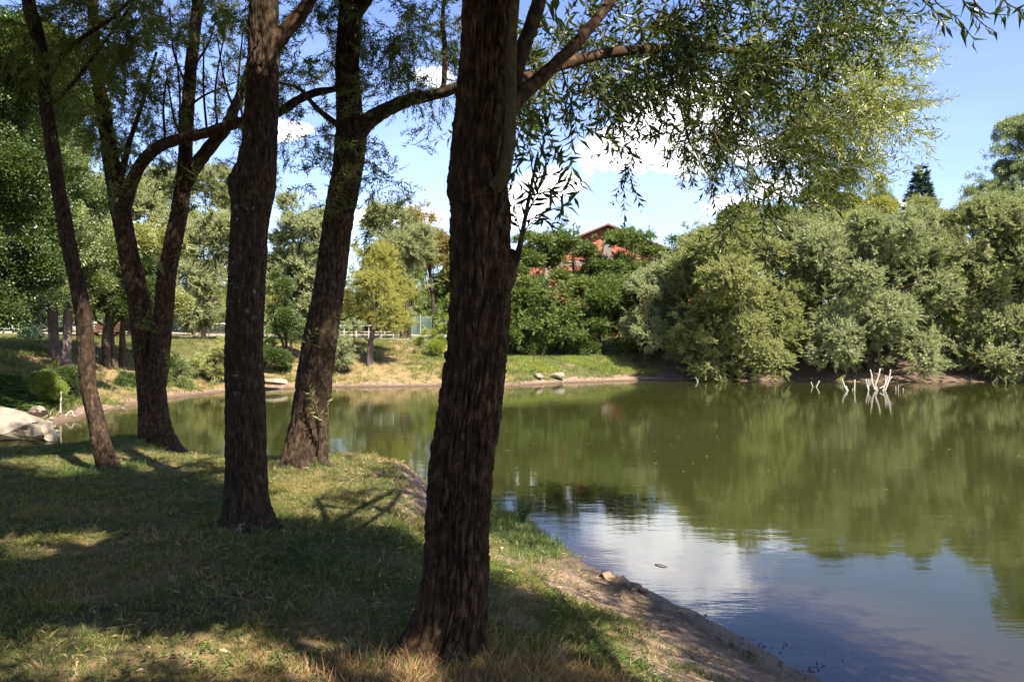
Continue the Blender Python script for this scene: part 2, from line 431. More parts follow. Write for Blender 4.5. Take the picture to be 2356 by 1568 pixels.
def leaf_set(base, dirn, side, length, width, fold=.25, segs=2, curl=.15):
    """many leaves at once. base, dirn, side: (n,3); 4-triangle blades (segs 2) or plain rhombs (segs 1)"""
    n = len(base)
    dirn = dirn / (np.linalg.norm(dirn, axis=1)[:, None] + 1e-9)
    nrm = np.cross(dirn, side); nrm /= np.linalg.norm(nrm, axis=1)[:, None] + 1e-9
    side = np.cross(nrm, dirn)
    l = np.broadcast_to(np.asarray(length, float), (n,))[:, None]; w = np.broadcast_to(np.asarray(width, float), (n,))[:, None]
    tip = base + dirn * l + nrm * l * -curl
    c = base + dirn * l * .42
    a = c + side * w * .5 + nrm * w * fold; b = c - side * w * .5 + nrm * w * fold
    if segs == 1:
        v = np.stack([base, a, tip, b], 1).reshape(-1, 3)
        f = (np.arange(n) * 4)[:, None] + np.array([[0, 1, 2, 3]])
        return v, f, np.repeat(RNG.random(n), 4)
    v = np.stack([base, a, tip, b, c], 1).reshape(-1, 3)
    f = ((np.arange(n) * 5)[:, None, None] + np.array([[[0, 1, 4], [1, 2, 4], [2, 3, 4], [3, 0, 4]]])).reshape(-1, 3)
    return v, f, np.repeat(RNG.random(n), 5)

def unit(v): return v / (np.linalg.norm(v, axis=-1, keepdims=True) + 1e-9)
def spray(rng, L=.45, nleaf=20, ll=.085, lw=.017, subs=3, spread=.9, segs=2, twigr=.0022, bend=.25, pinnate=False, cone=.5, droopleaf=0.0):
    """one leafy twig bundle growing along +Z from its origin"""
    geos = []; tints = []; mi = []
    for k in range(subs):
        if k == 0: base = np.zeros(3); d = np.array([0, 0, 1.]); ln = L
        else:
            base = np.array([0, 0, L * rng.uniform(0, .6)]); ang = rng.uniform(0, 2 * math.pi); cz = rng.uniform(.4, 1) * cone
            d = np.array([math.cos(ang) * math.sin(cz * 1.6), math.sin(ang) * math.sin(cz * 1.6), math.cos(cz * 1.6)]); ln = L * rng.uniform(.45, .95)
        bd = rng.normal(size=3) * bend * ln
        t = np.linspace(0, 1, 6)[:, None]
        path = base + d * ln * t + bd * t ** 2 * .6
        if twigr:
            v, f = tube_geo(path, np.linspace(twigr, twigr * .4, 6), 3, cap=False)
            geos.append((v, f)); tints.append(np.zeros(len(v))); mi.append(np.ones(len(f[1]), int))
        n = nleaf
        tt = np.linspace(.08, 1.0, n) + rng.normal(size=n) * .01
        tt = np.clip(tt, 0, 1)[:, None]
        bs = base + d * ln * tt + bd * tt ** 2 * .6
        td = unit(d + 1.2 * bd / max(ln, .01) * tt)
        p1 = unit(np.cross(td, rng.normal(size=3))); p2 = np.cross(td, p1)
        if pinnate: ph = (np.arange(n) % 2) * math.pi + rng.normal(size=n) * .15
        else: ph = np.arange(n) * 2.4 + rng.normal(size=n) * .3
        rad = np.cos(ph)[:, None] * p1 + np.sin(ph)[:, None] * p2
        sp = spread * rng.uniform(.7, 1.3, n)[:, None]
        ld = unit(td + rad * sp + rng.normal(size=(n, 3)) * .12 + np.array([0, 0, 1.]) * droopleaf)
        side = np.cross(ld, rad if not pinnate else np.cross(ld, td)) + rng.normal(size=(n, 3)) * .25
        size = ll * rng.uniform(.7, 1.15, n) * (1 - .35 * (tt[:, 0] > .9))
        v, f, tn = leaf_set(bs, ld, side, size, lw * rng.uniform(.8, 1.2, n), segs=segs)
        geos.append((v, as_loops(f))); tints.append(tn); mi.append(np.zeros(len(f), int))
    V, (li, lt) = merge(geos)
    return V, (li, lt), np.concatenate(tints), np.concatenate(mi)
def blob(rng, r=.35, n=110, ll=.13, lw=.04, flat=1.0, up=.6):
    """a tuft of leaves on the outer end of a bough, growing along +Z"""
    d = unit(rng.normal(size=(n, 3)) + np.array([0, 0, up]))
    base = d * r * rng.uniform(.1, 1, n)[:, None] ** .7 * np.array([1, 1, flat]) + np.array([0, 0, r * .2])
    ld = unit(d + rng.normal(size=(n, 3)) * .5 + np.array([0, 0, .5]))
    v, f, tn = leaf_set(base, ld, rng.normal(size=(n, 3)), ll * rng.uniform(.65, 1.2, n), lw * rng.uniform(.8, 1.2, n), fold=.15, segs=1, curl=.1)
    return v, as_loops(f), tn, np.zeros(len(f), int)
r_ = np.random.default_rng(5)
TPL = {
    # near willow twigs, real-size leaves
    'near': [spray(r_, .42, 17, .088, .0195, 3) for _ in range(5)],
    'near_fine': [spray(r_, .5, 22, .078, .0125, 4, twigr=.002) for _ in range(5)],
    # mid distance (8-14 m)
    'mid': [spray(r_, .55, 20, .09, .017, 5, segs=1, twigr=.003) for _ in range(5)],
    # across the water
    'willow': [spray(r_, .62, 24, .115, .030, 6, segs=1, twigr=0, spread=.7, cone=.42) for _ in range(5)],
    'willow_fine': [spray(r_, .8, 26, .10, .024, 6, segs=1, twigr=0, spread=.6, cone=.35) for _ in range(5)],
    'locust': [spray(r_, .55, 26, .10, .045, 5, segs=1, twigr=0, spread=1.3, pinnate=True, cone=.75, bend=.15) for _ in range(5)],
    'poplar': [blob(r_, .38, 85, .085, .075) for _ in range(5)],
    'roundleaf': [blob(r_, .34, 110, .10, .06) for _ in range(5)],
    'small': [blob(r_, .16, 70, .05, .022) for _ in range(4)],
    'conifer': [spray(r_, .6, 40, .10, .03, 5, segs=1, twigr=0, spread=.6, pinnate=True, cone=.6, bend=.1) for _ in range(3)],
}

def crown_pts(lobes, nb, nc, rng, br=.26, inner=.22, up=.35, droop=0., flatb=.75):
    """lobes: rows (x,y,z,rx,ry,rz). Tufts sit on boughs near the crown's surface; some fill its inside."""
    lobes = np.asarray(lobes, float)
    wts = (lobes[:, 3] * lobes[:, 5] + lobes[:, 4] * lobes[:, 5] + lobes[:, 3] * lobes[:, 4]); wts = wts / wts.sum()
    li = rng.choice(len(lobes), nb, p=wts)
    d = unit(rng.normal(size=(nb, 3)) + np.array([0, 0, .12]))
    Lc = lobes[li]
    bc = Lc[:, :3] + d * Lc[:, 3:] * rng.uniform(.62, 1.05, nb)[:, None]
    brr = br * Lc[:, 3:].mean(1) * rng.uniform(.6, 1.5, nb)
    n1 = int(nc * (1 - inner)); n2 = nc - n1
    bi = rng.choice(nb, n1, p=brr ** 2 / (brr ** 2).sum())
    sh = unit(rng.normal(size=(n1, 3)) + unit(Lc[bi][:, 3:] * d[bi]) * .7 + np.array([0, 0, .35]))
    core = rng.random(n1) < .25
    rad_ = np.where(core, rng.uniform(0, .8, n1), rng.uniform(.78, 1.08, n1))
    p1 = bc[bi] + sh * rad_[:, None] * brr[bi][:, None] * np.array([1, 1, flatb])
    d1 = unit(unit(p1 - Lc[bi][:, :3]) * .6 + unit(p1 - bc[bi]) * 1.0 + np.array([0, 0, up - droop]) + rng.normal(size=(n1, 3)) * .3)
    l2 = rng.choice(len(lobes), n2, p=wts)
    dd = unit(rng.normal(size=(n2, 3)))
    p2 = lobes[l2][:, :3] + dd * lobes[l2][:, 3:] * (rng.uniform(0, 1, n2) ** .45)[:, None] * .92
    d2 = unit(dd + rng.normal(size=(n2, 3)) * .5 + np.array([0, 0, up - droop]))
    bt = rng.random(nb)
    ct = np.concatenate([np.clip(bt[bi] * .6 + rng.random(n1) * .4, 0, 1), rng.random(n2)])
    return np.vstack([p1, p2]), np.vstack([d1, d2]), ct, bc

# ------------------------------------------------------------------ the pond's outline and the ground
SHORE = np.array([
    (9, -6), (5.4, 0), (3.5, 3), (2.9, 4.2), (2.21, 5.53), (1.85, 6.41), (1.29, 7.46), (.80, 8.4), (.39, 9.82), (.13, 10.9), (-.37, 11.6), (-1.4, 12.5), (-2.4, 13.2),
    (-3.0, 13.1), (-3.6, 12.3), (-4.3, 12.6), (-5.0, 13.6), (-6.2, 14.6), (-7.2, 13.9), (-8.2, 13.3), (-10, 13.4), (-12, 14.2), (-13.4, 15.6), (-13.3, 17.2), (-12.7, 18.6), (-12.6, 20.4), (-13.0, 22),
    (-13.3, 24.2), (-13.9, 27), (-14.1, 29.7), (-14.2, 33), (-13.6, 37), (-11.8, 39), (-9.5, 40.9), (-6.5, 41.3), (-4, 42), (-.4, 41.7), (1.5, 43.4), (3.2, 45), (7.9, 48), (13, 46.8), (20, 46.2),
    (29.5, 45.5), (45, 44), (60, 35), (55, 10), (40, -10), (20, -14)], float)
def shore_dist(x, y):
    """signed distance to the waterline, positive on land"""
    x = np.asarray(x, float).ravel(); y = np.asarray(y, float).ravel()
    best = np.full(x.shape, 1e9); inside = np.zeros(x.shape, bool)
    n = len(SHORE)
    for i in range(n):
        a = SHORE[i]; b = SHORE[(i + 1) % n]
        ab = b - a; t = np.clip(((x - a[0]) * ab[0] + (y - a[1]) * ab[1]) / (ab @ ab), 0, 1)
        dx = x - a[0] - t * ab[0]; dy = y - a[1] - t * ab[1]
        best = np.minimum(best, dx * dx + dy * dy)
        c = ((a[1] > y) != (b[1] > y)) & (x < (b[0] - a[0]) * (y - a[1]) / (b[1] - a[1] + 1e-12) + a[0])
        inside ^= c
    d = np.sqrt(best)
    return np.where(inside, -d, d)
def ground(x, y, full=False):
    shp = np.broadcast(np.asarray(x), np.asarray(y)).shape
    x = np.broadcast_to(np.asarray(x, float), shp).ravel(); y = np.broadcast_to(np.asarray(y, float), shp).ravel()
    d = shore_dist(x, y)
    dw = d + (fbm(x * 1.3, y * 1.3, 4, 3) * .55 + fbm(x * 5, y * 5, 3, 8) * .12) * np.where(y < 16, .55, 1.0)
    near = 1 - sstep(14.5, 23, y)
    wn = np.where(x > -.6, 2.7, 1.5 + 1.2 * sstep(-1.6, -.6, x)) * (1 - .4 * sstep(-8, -10, x))
    e = np.clip(dw / wn, 0, 1)
    zn = .77 * (.5 * e + .5 * (e * e * (3 - 2 * e))) + .012 * np.clip(d - 3, 0, 40)
    zn = zn + .10 * np.exp(-((x + 5.7) ** 2 + (y - 12.6) ** 2) / 1.3) + .09 * np.exp(-((x + 2.55) ** 2 + (y - 9.9) ** 2) / .9) - .05 * np.exp(-((x + .3) ** 2 + (y - 4.2) ** 2) / 1.2)
    steep = np.clip((dw - .9) / 5.2, 0, 1)
    zf = .28 * np.clip(dw / .9, 0, 1) + 2.0 * (.55 * steep + .45 * steep * steep * (3 - 2 * steep)) + .030 * np.clip(d - 7, 0, 42)
    # the lower terrace on the far side, in front of the brick building
    ter = np.exp(-((x - 0) / 7.5) ** 4) * sstep(34, 40, y)
    st2 = np.clip((dw - .9) / 3.2, 0, 1); st3 = np.clip((d - 6.5) / 5, 0, 1)
    zt = .28 * np.clip(dw / .9, 0, 1) + 1.0 * st2 * (2 - st2) + 1.1 * st3 * st3 * (3 - 2 * st3) + .03 * np.clip(d - 9, 0, 40)
    zf = zf * (1 - ter) + zt * ter
    z = zn * near + zf * (1 - near)
    z = z + (fbm(x * .9, y * .9, 4, 21) * .10 * np.clip(d / 2, 0, 1)) + fbm(x * 6, y * 6, 3, 31) * .035 * np.clip(d * 2, 0, 1)
    wet = np.clip(dw, -30, 0)
    z = np.where(dw < 0, wet * np.where(y < 9, .15, .34) * (1 + .0 * x), z)
    z = np.maximum(z, -2.2)
    if full: return z.reshape(shp), d.reshape(shp), dw.reshape(shp)
    return z.reshape(shp)
def gz(x, y): return float(ground(np.array([x]), np.array([y]))[0])

def axis_(parts):
    return np.unique(np.round(np.concatenate(parts), 4))
xs = axis_([[-500, -300, -200, -140, -100, -75, -60, -50], np.arange(-44, -16, .7), np.arange(-16, -9, .28), np.arange(-9, 3.2, .075), np.arange(3.2, 14, .4), np.arange(14, 52, 1.0), [56, 64, 80, 110, 160, 240, 360, 500]])
ys = axis_([[-120, -60, -30, -15, -8, -4, -2, 0, 1, 2, 2.6], np.arange(3.0, 14.6, .075), np.arange(14.6, 54, .34), np.arange(54, 90, 1.5), [95, 105, 120, 150, 200, 300, 450, 700]])
gx, gy = np.meshgrid(xs, ys)
gzv, gd, gdw = ground(gx, gy, True)
nx, ny_ = len(xs), len(ys)
ii = (np.arange(ny_ - 1)[:, None] * nx + np.arange(nx - 1)[None, :]).ravel()
gf = np.stack([ii, ii + 1, ii + nx + 1, ii + nx], -1)
# bare earth: the trodden strip by the near shore, the muddy rim, brown dry slopes
nz1 = fbm(gx * .7, gy * .7, 4, 41) * 2
bare_near = sstep(2.3, 1.0, gdw + nz1 * .9) * sstep(-3.2, -1.6, gx) * (gy < 16) + sstep(.5, .1, gdw) * (gy < 16)
bare_near = np.maximum(bare_near, .75 * np.exp(-((gx + .15) ** 2 / .25 + (gy - 8.3) ** 2 / 2.2)))
bare_near *= 1 - .9 * np.exp(-((gx - .15) ** 2 / .5 + (gy - 9.6) ** 2 / 3.2))
bare_far = sstep(.95, .4, gdw + nz1 * .7 - .8 * (gx > 9)) * (gy >= 16)
bare = np.clip(np.maximum(bare_near, bare_far), 0, 1)
dry = np.clip(.45 + nz1 * 1.2, 0, 1) * (gy < 16) + (gy >= 16) * np.clip(.35 + nz1 + .5 * np.exp(-((gx + 7) / 6) ** 2) * sstep(34, 38, gy) + .3 * (gx < -14), 0, 1)
m, nt = newmat('ground')
geo = nt.nodes.new('ShaderNodeNewGeometry')
pos = geo.outputs['Position']
sepn = nt.nodes.new('ShaderNodeSeparateXYZ'); nt.links.new(pos, sepn.inputs[0])
nA = noise(nt, 1.3, 6, .6, pos); nB = noise(nt, 14, 6, .65, pos); nC = noise(nt, 70, 4, .6, pos); nD = noise(nt, 5, 5, .6, pos)
grassc = ramp(nt, nB, [(.3, (.020, .026, .007)), (.5, (.046, .050, .013)), (.72, (.105, .086, .032))])
dryc = ramp(nt, nC, [(.3, (.085, .060, .026)), (.55, (.155, .110, .050)), (.8, (.23, .165, .088))])
dirtc = ramp(nt, nD, [(.3, (.085, .056, .038)), (.5, (.145, .098, .070)), (.72, (.215, .157, .117))])
dirtc = mixc(nt, maprange(nt, nC, .55, .75, 0, .6), dirtc, (.24, .19, .15))
g1 = mixc(nt, maprange(nt, math_(nt, 'ADD', attr(nt, 'dry'), math_(nt, 'MULTIPLY', math_(nt, 'SUBTRACT', nA, .5), 1.2)), .35, .85), grassc, dryc)
g2 = mixc(nt, maprange(nt, math_(nt, 'ADD', attr(nt, 'bare'), math_(nt, 'MULTIPLY', math_(nt, 'SUBTRACT', nB, .5), .9)), .35, .7), g1, dirtc)
wetf = maprange(nt, math_(nt, 'ADD', sepn.outputs[2], math_(nt, 'MULTIPLY', math_(nt, 'SUBTRACT', nD, .5), .12)), .15, .03)
willow_shade = maprange(nt, attr(nt, 'mud'), .2, .8)  # shade under the overhanging willows, painted dark into the mud
g2 = mixc(nt, willow_shade, g2, mixc(nt, nD, (.035, .024, .016), (.095, .066, .047)))
g3 = mixc(nt, wetf, g2, mixc(nt, nD, (.050, .035, .022), (.105, .076, .050)))
hh = math_(nt, 'ADD', math_(nt, 'MULTIPLY', nB, .6), math_(nt, 'MULTIPLY', nC, .5))
out(nt, principled(nt, g3, maprange(nt, sepn.outputs[2], .0, .08, .35, .95), .25, bump(nt, hh, .9, .03)))
M['ground'] = m
gobj = mesh('ground', np.stack([gx, gy, gzv], -1).reshape(-1, 3), gf, [m], None, dict(bare=bare.ravel(), dry=dry.ravel(), mud=(sstep(7, 11, gx + nz1) * (gy > 30) * sstep(9, 3, gd) * (.75 + nz1 * .5)).ravel()), True)  # mud mask places the willows' painted shade on the right far shore
gobj['kind'] = 'structure'

# water
wx = axis_([[-20, -17], np.arange(-15, -3, .25), np.arange(-3, 6, .12), np.arange(6, 20, .8), np.arange(20, 64, 3)])
wy = axis_([np.arange(-16, 3, 2), np.arange(3, 14, .12), np.arange(14, 22, .3), np.arange(22, 36, 1), np.arange(36, 50.5, .5)])
wgx, wgy = np.meshgrid(wx, wy)
wd = np.clip(-ground(wgx, wgy), 0, 5)
ii = (np.arange(len(wy) - 1)[:, None] * len(wx) + np.arange(len(wx) - 1)[None, :]).ravel()
wf = np.stack([ii, ii + 1, ii + len(wx) + 1, ii + len(wx)], -1)
m, nt = newmat('pond_water')
geo = nt.nodes.new('ShaderNodeNewGeometry'); pos = geo.outputs['Position']
dep = attr(nt, 'depth')
turb = math_(nt, 'SUBTRACT', 1.0, math_(nt, 'POWER', 2.718, math_(nt, 'MULTIPLY', dep, -2.8)))
nA = noise(nt, .25, 3, .5, pos)
murk = mixc(nt, nA, (.018, .021, .0055), (.027, .030, .008))
dif = nt.nodes.new('ShaderNodeBsdfDiffuse'); nt.links.new(mixc(nt, maprange(nt, dep, .02, .40), (.060, .052, .030), murk), dif.inputs[0])
trn = nt.nodes.new('ShaderNodeBsdfTransparent'); trn.inputs[0].default_value = (.70, .66, .50, 1)
mx = nt.nodes.new('ShaderNodeMixShader'); nt.links.new(turb, mx.inputs[0]); nt.links.new(trn.outputs[0], mx.inputs[1]); nt.links.new(dif.outputs[0], mx.inputs[2])
mpw = nt.nodes.new('ShaderNodeMapping'); mpw.inputs['Scale'].default_value = (.55, 1.5, 1); mpw.inputs['Rotation'].default_value = (0, 0, R(12)); nt.links.new(pos, mpw.inputs[0])
w1 = noise(nt, 3.0, 3, .5, mpw.outputs[0]); w2 = noise(nt, 11, 3, .55, mpw.outputs[0]); w3 = noise(nt, .7, 2, .5, mpw.outputs[0])
calm = noise(nt, .16, 3, .55, pos)
hgt = math_(nt, 'ADD', math_(nt, 'ADD', math_(nt, 'MULTIPLY', w1, .014), math_(nt, 'MULTIPLY', math_(nt, 'MULTIPLY', w2, .005), maprange(nt, calm, .35, .65, .25, 1.3))), math_(nt, 'MULTIPLY', w3, .030))
bp = nt.nodes.new('ShaderNodeBump'); bp.inputs['Strength'].default_value = .11; bp.inputs['Distance'].default_value = 1.0; nt.links.new(hgt, bp.inputs['Height'])
gl = nt.nodes.new('ShaderNodeBsdfGlossy'); gl.inputs['Roughness'].default_value = .035; nt.links.new(bp.outputs[0], gl.inputs['Normal'])
fr = nt.nodes.new('ShaderNodeFresnel'); fr.inputs[0].default_value = 1.46; nt.links.new(bp.outputs[0], fr.inputs['Normal'])
m3 = nt.nodes.new('ShaderNodeMixShader'); nt.links.new(fr.outputs[0], m3.inputs[0]); nt.links.new(mx.outputs[0], m3.inputs[1]); nt.links.new(gl.outputs[0], m3.inputs[2])
out(nt, m3.outputs[0]); M['water'] = m
wob = mesh('pond_water', np.stack([wgx, wgy, wgx * 0], -1).reshape(-1, 3), wf, [m], None, dict(depth=wd.ravel()), True)
wob['kind'] = 'structure'

# pale gravel court and its path on the plateau
m, nt = newmat('gravel')
geo = nt.nodes.new('ShaderNodeNewGeometry')
c = ramp(nt, noise(nt, 2.5, 6, .7, geo.outputs['Position']), [(.3, (.17, .145, .105)), (.7, (.22, .192, .15))])
out(nt, principled(nt, c, .95, .2)); M['gravel'] = m
def sheet(name, x0, x1, y0, y1, off, mat, nx=60, ny=14, wob=.6):
    uu, vv = np.meshgrid(np.linspace(0, 1, nx), np.linspace(0, 1, ny))
    xx = x0 + (x1 - x0) * uu; yy = y0 + (y1 - y0) * vv + wob * np.sin(xx * .4) * (1 - vv)
    z = ground(xx, yy) + off
    ii = (np.arange(ny - 1)[:, None] * nx + np.arange(nx - 1)[None, :]).ravel()
    o = mesh(name, np.stack([xx, yy, z], -1).reshape(-1, 3), np.stack([ii, ii + 1, ii + nx + 1, ii + nx], -1), [mat], None, None, True)
    o['kind'] = 'structure'; return o
sheet('gravel_court', -46, -3, 53, 70, .05, M['gravel'], 120, 40)

# ------------------------------------------------------------------ the lit and shaded parts of the near lawn: where the canopy overhead is thin
LIT = [(230, 1500, 340, 62, 1), (80, 1560, 180, 50, 1), (600, 1460, 220, 44, 1), (770, 1540, 190, 42, .95), (520, 1555, 240, 34, 1), (60, 1270, 100, 30, .8), (60, 1390, 90, 22, .6), (170, 1400, 80, 18, .5),
       (150, 1062, 190, 16, .9), (400, 1045, 120, 18, .8), (520, 1070, 60, 14, .7), (350, 1110, 90, 10, .5), (690, 1110, 110, 40, .85), (840, 1150, 120, 45, .85), (930, 1190, 60, 40, .8), (690, 1180, 60, 22, .6), (560, 1160, 50, 14, .5),
       (1260, 1240, 190, 85, 1.0), (1180, 1190, 120, 60, 1.0), (1360, 1310, 110, 34, 1.0), (1150, 1285, 70, 40, .95), (1480, 1350, 80, 16, .9), (1570, 1400, 100, 14, .7), (1700, 1450, 80, 14, .6), (1450, 1400, 60, 9, .6),
       (1040, 1555, 150, 40, 1), (940, 1530, 80, 30, .9), (1300, 1480, 50, 12, .7), (1400, 1520, 90, 12, .7), (1180, 1545, 60, 14, .6), (1500, 1480, 60, 8, .6), (880, 1090, 100, 20, .8),
       (320, 1225, 40, 10, .4), (700, 1050, 40, 20, .6), (1650, 1530, 120, 12, .6), (1750, 1500, 60, 20, .7), (1320, 1420, 40, 9, .5)]
rngd = np.random.default_rng(404)
for _ in range(9): LIT.append((rngd.uniform(1300, 1850), rngd.uniform(1410, 1565), rngd.uniform(70, 130), rngd.uniform(24, 36), 1.0))
for _ in range(15): LIT.append((rngd.uniform(0, 950), rngd.uniform(1070, 1300), rngd.uniform(50, 110), rngd.uniform(9, 14), .9))
LIT = [q for q in LIT if not (1120 < q[0] < 1420 and 1335 < q[1] < 1400)]
def lit_at(pts):
    """for points high in the canopy: how open the sun's way through them to the lawn must stay"""
    pts = np.asarray(pts)
    g = pts - SDIR * ((pts[:, 2] - .78) / SDIR[2])[:, None]
    zp = .78 - .45 * sstep(.3, 1.6, g[:, 0])
    g = pts - SDIR * ((pts[:, 2] - zp) / SDIR[2])[:, None]
    yy = np.maximum(g[:, 1], .5)
    px = 1178 + g[:, 0] / yy * 1805; py = 784 + (CAMZ - zp) / yy * 1805
    v = np.zeros(len(pts))
    wob = 1 + .5 * fbm(px / 60, py / 25, 3, 77)
    for cx, cy, rx, ry, a in LIT:
        q = ((px - cx) / (rx * 1.0)) ** 2 + ((py - cy) / (ry * 1.0)) ** 2
        v = np.maximum(v, a * sstep(1.35, .65, q * wob))
    return v

# ------------------------------------------------------------------ trees by the camera
def px_path(rows, Y0, dY=0.0):
    """rows (px, py, width_px[, depth]) -> x y z radius rows"""
    o = []
    for i, r in enumerate(rows):
        y = r[3] if len(r) > 3 else Y0 + dY * i / max(1, len(rows) - 1)
        p = P(r[0], r[1], y); o.append((*p, r[2] / 2 / 1805 * y))
    return np.array(o)
def limb(parent, name, rows, mat, nseg=10, n=24, amp=.006, seed=0):
    q = spline(rows, n); s = q[:, :3]; r = np.maximum(q[:, 3], .0025)
    disp = None
    if amp:
        disp = bark_disp(amp, .03, .12, seed, .01)
    v, f = tube_geo(s, r, nseg, disp)
    return mesh(name, v, f, [mat], parent, None, True)
def trunk(parent, rows, mat, nseg, n, amp, seed, flare=(), cw=.034, ch=.15, lumps=.012, name='trunk'):
    q = spline(rows, n)
    v, f = tube_geo(q[:, :3], q[:, 3], nseg, bark_disp(amp, cw, ch, seed, lumps, flare))
    return mesh(name, v, f, [mat], parent, None, True)
def fork(rng, start, d, length, r0, depth=2, out_=None, curve=.35):
    """a limb and its side twigs as x y z r rows"""
    if out_ is None: out_ = []
    n = 6; rows = []; p = np.array(start, float); dd = unit(np.array(d, float))
    for i in range(n):
        rows.append((*p, r0 * (1 - .75 * i / (n - 1))))
        p = p + dd * length / (n - 1); dd = unit(dd + rng.normal(size=3) * curve * .35 + np.array([0, 0, .05]))
    out_.append(np.array(rows))
    if depth > 0:
        for k in range(3):
            i = rng.integers(1, n); q = np.array(rows[i][:3])
            fork(rng, q, unit(dd + rng.normal(size=3) * .7), length * rng.uniform(.45, .7), rows[i][3] * .6, depth - 1, out_, curve)
    return out_

def near_crown(parent, rng, lobes, per_m3, tpl, mat, scale=(.8, 1.2), gravity=.35, shade=True, outward=None, name='crown', screen=True):
    P_ = []; D_ = []
    for L in lobes:
        c = np.array(L[:3]); r = np.array(L[3:6]); k = L[6] if len(L) > 6 else 1.0
        n = max(4, int(per_m3 * k * 4.19 * r.prod()))
        dd = unit(rng.normal(size=(n, 3))); p = c + dd * r * (rng.random(n) ** .4)[:, None]
        # twigs bunch along a few boughs inside each lobe
        nbb = max(3, n // 14); bc = c + unit(rng.normal(size=(nbb, 3))) * r * (rng.random(nbb) ** .35)[:, None]
        k2 = rng.random(n) < .65; bi = rng.integers(0, nbb, n)
        p = np.where(k2[:, None], bc[bi] + rng.normal(size=(n, 3)) * .16 * max(.6, r.mean()), p)
        d = unit((p - c) / r * .8 + rng.normal(size=(n, 3)) * .45 + np.array([0, 0, -gravity]) + (np.array(outward) if outward is not None else 0))
        P_.append(p); D_.append(d)
    P_ = np.vstack(P_); D_ = np.vstack(D_)
    if shade:
        yy = np.maximum(P_[:, 1], .1); py = 784 - (P_[:, 2] - CAMZ) / yy * 1805
        above = (py < -30) | (P_[:, 1] < .6)
        la = np.maximum(np.maximum(lit_at(P_), lit_at(P_ + D_ * .4)), lit_at(P_ + D_ * .85)); keep = ~above | (rng.random(len(P_)) > la * 1.35)
        P_ = P_[keep]; D_ = D_[keep]
        if scale[0] > 1.4:      # the coarse far-overhead twigs stay overhead
            yy = np.maximum(P_[:, 1], .1); py = 784 - (P_[:, 2] - CAMZ) / yy * 1805
            keep = (py < -260) | (P_[:, 1] < .6); P_ = P_[keep]; D_ = D_[keep]
    # nothing right in front of the lens
    dist = np.linalg.norm(P_ - np.array([0, 0, CAMZ]), axis=1)
    k = dist > 1.6
    P_ = P_[k]; D_ = D_[k]
    rot = dir_to_euler(D_, rng.uniform(0, 6.28, len(P_)))
    return scatter(name, TPL[tpl], P_, rot, rng.uniform(*scale, len(P_)), [mat, M['twig']], parent, rng)
def Lp(px, py, Y, rx, ry, rz, k=1.0): return (*P(px, py, Y), rx, ry, rz, k)

def hanging_twig(parent, rng, rows, nleaf, leafmesh, name='twig', mat=None):
    """a thin shoot whose leaves are each an object"""
    q = spline(rows, 12); v, f = tube_geo(q[:, :3], np.maximum(q[:, 3], .0016), 5)
    tw = mesh(name, v, f, [mat or M['bark_olive']], parent, None, True)
    par = np.array(parent.location)
    tt = np.linspace(.18, 1, nleaf)
    qq = spline(rows, 200)
    for i, t in enumerate(tt):
        a = qq[min(199, int(t * 199))][:3]; b = qq[max(0, int(t * 199) - 6)][:3]
        td = unit(a - b + 1e-6)
        rad = unit(np.cross(td, unit(rng.normal(size=3))))
        ld = unit(td * rng.uniform(.5, 1.1) + rad * rng.uniform(.6, 1.1) * (1 if i % 2 else -1) + np.array([0, 0, -.25]))
        o = bpy.data.objects.new('leaf', leafmesh[rng.integers(0, len(leafmesh))]); COL.objects.link(o); o.parent = tw
        qd = Vector(ld).to_track_quat('Z', 'Y') @ Quaternion((0, 0, 1), rng.uniform(0, 6.28))
        o.rotation_mode = 'QUATERNION'; o.rotation_quaternion = qd
        o.location = tuple(float(c) for c in (a - par)); s = rng.uniform(.75, 1.2); o.scale = (s, s, s)
    return tw
LEAVES = []
for k in range(4):
    v, f, tn = leaf_set(np.zeros((1, 3)), np.array([[.05, .1 * k - .15, 1.]]), np.array([[1., 0, 0]]), .092 + .008 * k, .020 + .001 * k, fold=.3, segs=2, curl=.08 + .06 * k)
    me = bpy.data.meshes.new('leaf'); me.from_pydata([tuple(map(float, a)) for a in v], [], [tuple(map(int, a)) for a in f]); me.materials.append(M['leaf_shaded'])
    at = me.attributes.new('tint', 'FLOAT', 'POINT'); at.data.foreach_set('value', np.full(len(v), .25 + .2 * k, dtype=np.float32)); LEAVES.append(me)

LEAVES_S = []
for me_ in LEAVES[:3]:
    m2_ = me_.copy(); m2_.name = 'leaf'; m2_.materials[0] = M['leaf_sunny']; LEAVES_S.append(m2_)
GRP = 'willows on the near lawn'
def base_at(px, Y): return np.array([PX(px, Y), Y, gz(PX(px, Y), Y)])

